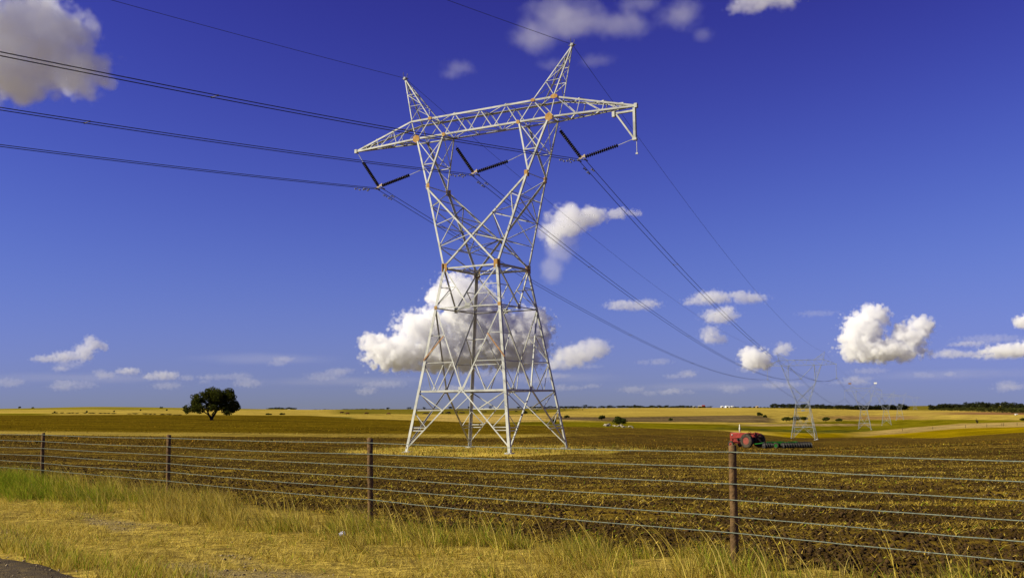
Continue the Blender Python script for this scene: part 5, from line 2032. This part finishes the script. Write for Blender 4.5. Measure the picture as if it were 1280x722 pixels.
for i, (bl, base, sd_, mt_) in enumerate((
        ([(790, 382, 38, 9), (775, 381, 24, 8), (808, 380, 22, 8)], 388, 6, 'mid'),
        ([(890, 373, 30, 12), (870, 377, 22, 7)], 380, 7, 'mid'),
        ([(936, 373, 28, 10), (925, 369, 16, 8)], 379, 8, 'mid'),
        ([(899, 395, 26, 12), (908, 389, 14, 9)], 404, 9, 'mid'),
        ([(888, 419, 16, 14), (900, 424, 12, 8)], 430, 10, 'mid'),
        ([(944, 449, 22, 16), (936, 443, 14, 12), (956, 455, 12, 9)], 464, 11, 'dense'),
        ([(979, 436, 15, 10)], 445, 12, 'mid'),
        ([(1200, 443, 42, 5), (1186, 441, 18, 6)], 449, 13, 'mid'),
        ([(1262, 438, 38, 10), (1250, 446, 30, 7), (1278, 436, 20, 10)], 446, 14, 'dense'),
        ([(1284, 402, 18, 10)], 411, 15, 'dense'),
        ([(1238, 424, 46, 7)], 430, 16, 'wisp'),
        ([(1210, 430, 26, 4)], 433, 17, 'mid'),
        ([(105, 440, 14, 14), (116, 430, 13, 10), (82, 446, 20, 8), (60, 449, 22, 6), (112, 424, 8, 8), (130, 432, 8, 7)], 453, 18, 'mid'),
        ([(76, 461, 12, 4)], 464, 19, 'mid'),
        ([(160, 464, 17, 6)], 468, 20, 'mid'),
        ([(205, 469, 24, 7), (187, 471, 10, 5)], 476, 21, 'mid'),
        ([(280, 471, 38, 5), (300, 470, 20, 6)], 476, 22, 'wisp'),
        ([(405, 470, 30, 7), (425, 466, 12, 6)], 478, 23, 'wisp'),
        ([(860, 468, 13, 5), (930, 462, 10, 5)], 473, 24, 'wisp'),
        ([(100, 481, 24, 6), (80, 485, 18, 5)], 489, 25, 'wisp'),
        ([(210, 482, 22, 6), (310, 478, 22, 7)], 488, 26, 'wisp'),
        ([(10, 478, 22, 7)], 485, 27, 'wisp'),
        ([(1086, 463, 28, 5)], 470, 28, 'wisp'),
        ([(1022, 392, 32, 5)], 396, 29, 'wisp'),
        ([(790, 487, 22, 6), (740, 482, 16, 4)], 492, 30, 'wisp'),
        ([(480, 480, 40, 6), (560, 485, 40, 6)], 490, 31, 'wisp'))):
    cloud('small fair weather cloud low over the horizon', bl, mt_, D=4300. + (i * 7 % 13) * 190., base=base, seed=sd_, n_px=max(5., min(b[3] for b in bl) * .85), vox=1., amp=.7, amp2=.6)
for i in range(26):
    px_, py_ = rng.uniform(-10, 1290), rng.uniform(452, 492)
    bl_ = [(px_ + rng.normal(0, 9), py_ + rng.normal(0, 1.5), rng.uniform(8, 22), rng.uniform(3, 6)) for _ in range(3)]
    cloud('small broken puff of cloud low over the horizon', bl_, 'wisp', D=6000. + 60 * i, base=py_ + 5, seed=80 + i, n_px=5., vox=1., amp=.8, amp2=.6)
# higher, nearer clouds
cloud('big grey and white cloud at the upper left', [(40, 50, 78, 62), (-20, 60, 80, 70), (95, 75, 56, 36), (20, 100, 62, 34), (60, 25, 48, 34), (125, 70, 26, 24), (-60, 20, 80, 80)], 'grey', D=2600, seed=40, n_px=34, vox=1.8, amp=.6)
cloud('thin grey cloud at the top of the sky', [(720, 32, 86, 28), (670, 42, 44, 28), (780, 34, 48, 22), (700, 10, 60, 22)], 'wisp', D=2900, seed=41, n_px=36, amp=.7, amp2=.25, edge=.7, vox=2.)
cloud('thin cloud shreds right of the top cloud', [(850, 20, 42, 26), (880, 46, 18, 13), (800, 4, 40, 14), (740, 72, 34, 12), (690, 74, 30, 12)], 'wisp', D=2900, seed=42, n_px=26, amp=.75, amp2=.2, edge=.8, vox=2.)
cloud('pale cloud cut by the top edge of the picture', [(960, 0, 62, 17), (930, 4, 26, 13), (1000, -6, 30, 12)], 'mid', D=2900, seed=43, n_px=20, amp=.55, edge=.5)
cloud('single small wisp left of the right peak', [(572, 86, 30, 14), (565, 92, 18, 12)], 'wisp', D=2900, seed=44, n_px=18, amp=.7, amp2=.2, edge=.8)
for i, bl in enumerate(([(110, 472, 150, 8)], [(330, 448, 110, 9)], [(430, 476, 140, 8)], [(660, 472, 150, 9)], [(900, 482, 160, 7)], [(1190, 468, 130, 8)])):
    cloud('long thin veil of cloud low over the horizon', bl, 'veil', D=6400., vox=2.2, seed=60 + i, n_px=11., stretch=4.5, amp=.75, amp2=0., edge=.7, depth=2.5)

# ------------------------------------------------------------------ render settings
vs = scene.view_settings
scene.display_settings.display_device = 'sRGB'
vs.view_transform = 'Standard'
vs.look = 'None'
vs.exposure = .55
vs.gamma = 1.
vs.use_curve_mapping = False
scene.render.engine = 'CYCLES'
scene.cycles.use_denoising = True
scene.cycles.max_bounces = 14
scene.cycles.diffuse_bounces = 3
scene.cycles.volume_bounces = 12
scene.cycles.volume_step_rate = 1.5
scene.cycles.volume_max_steps = 256
scene.cycles.transparent_max_bounces = 8
scene.cycles.use_adaptive_sampling = True
scene.cycles.adaptive_threshold = .01
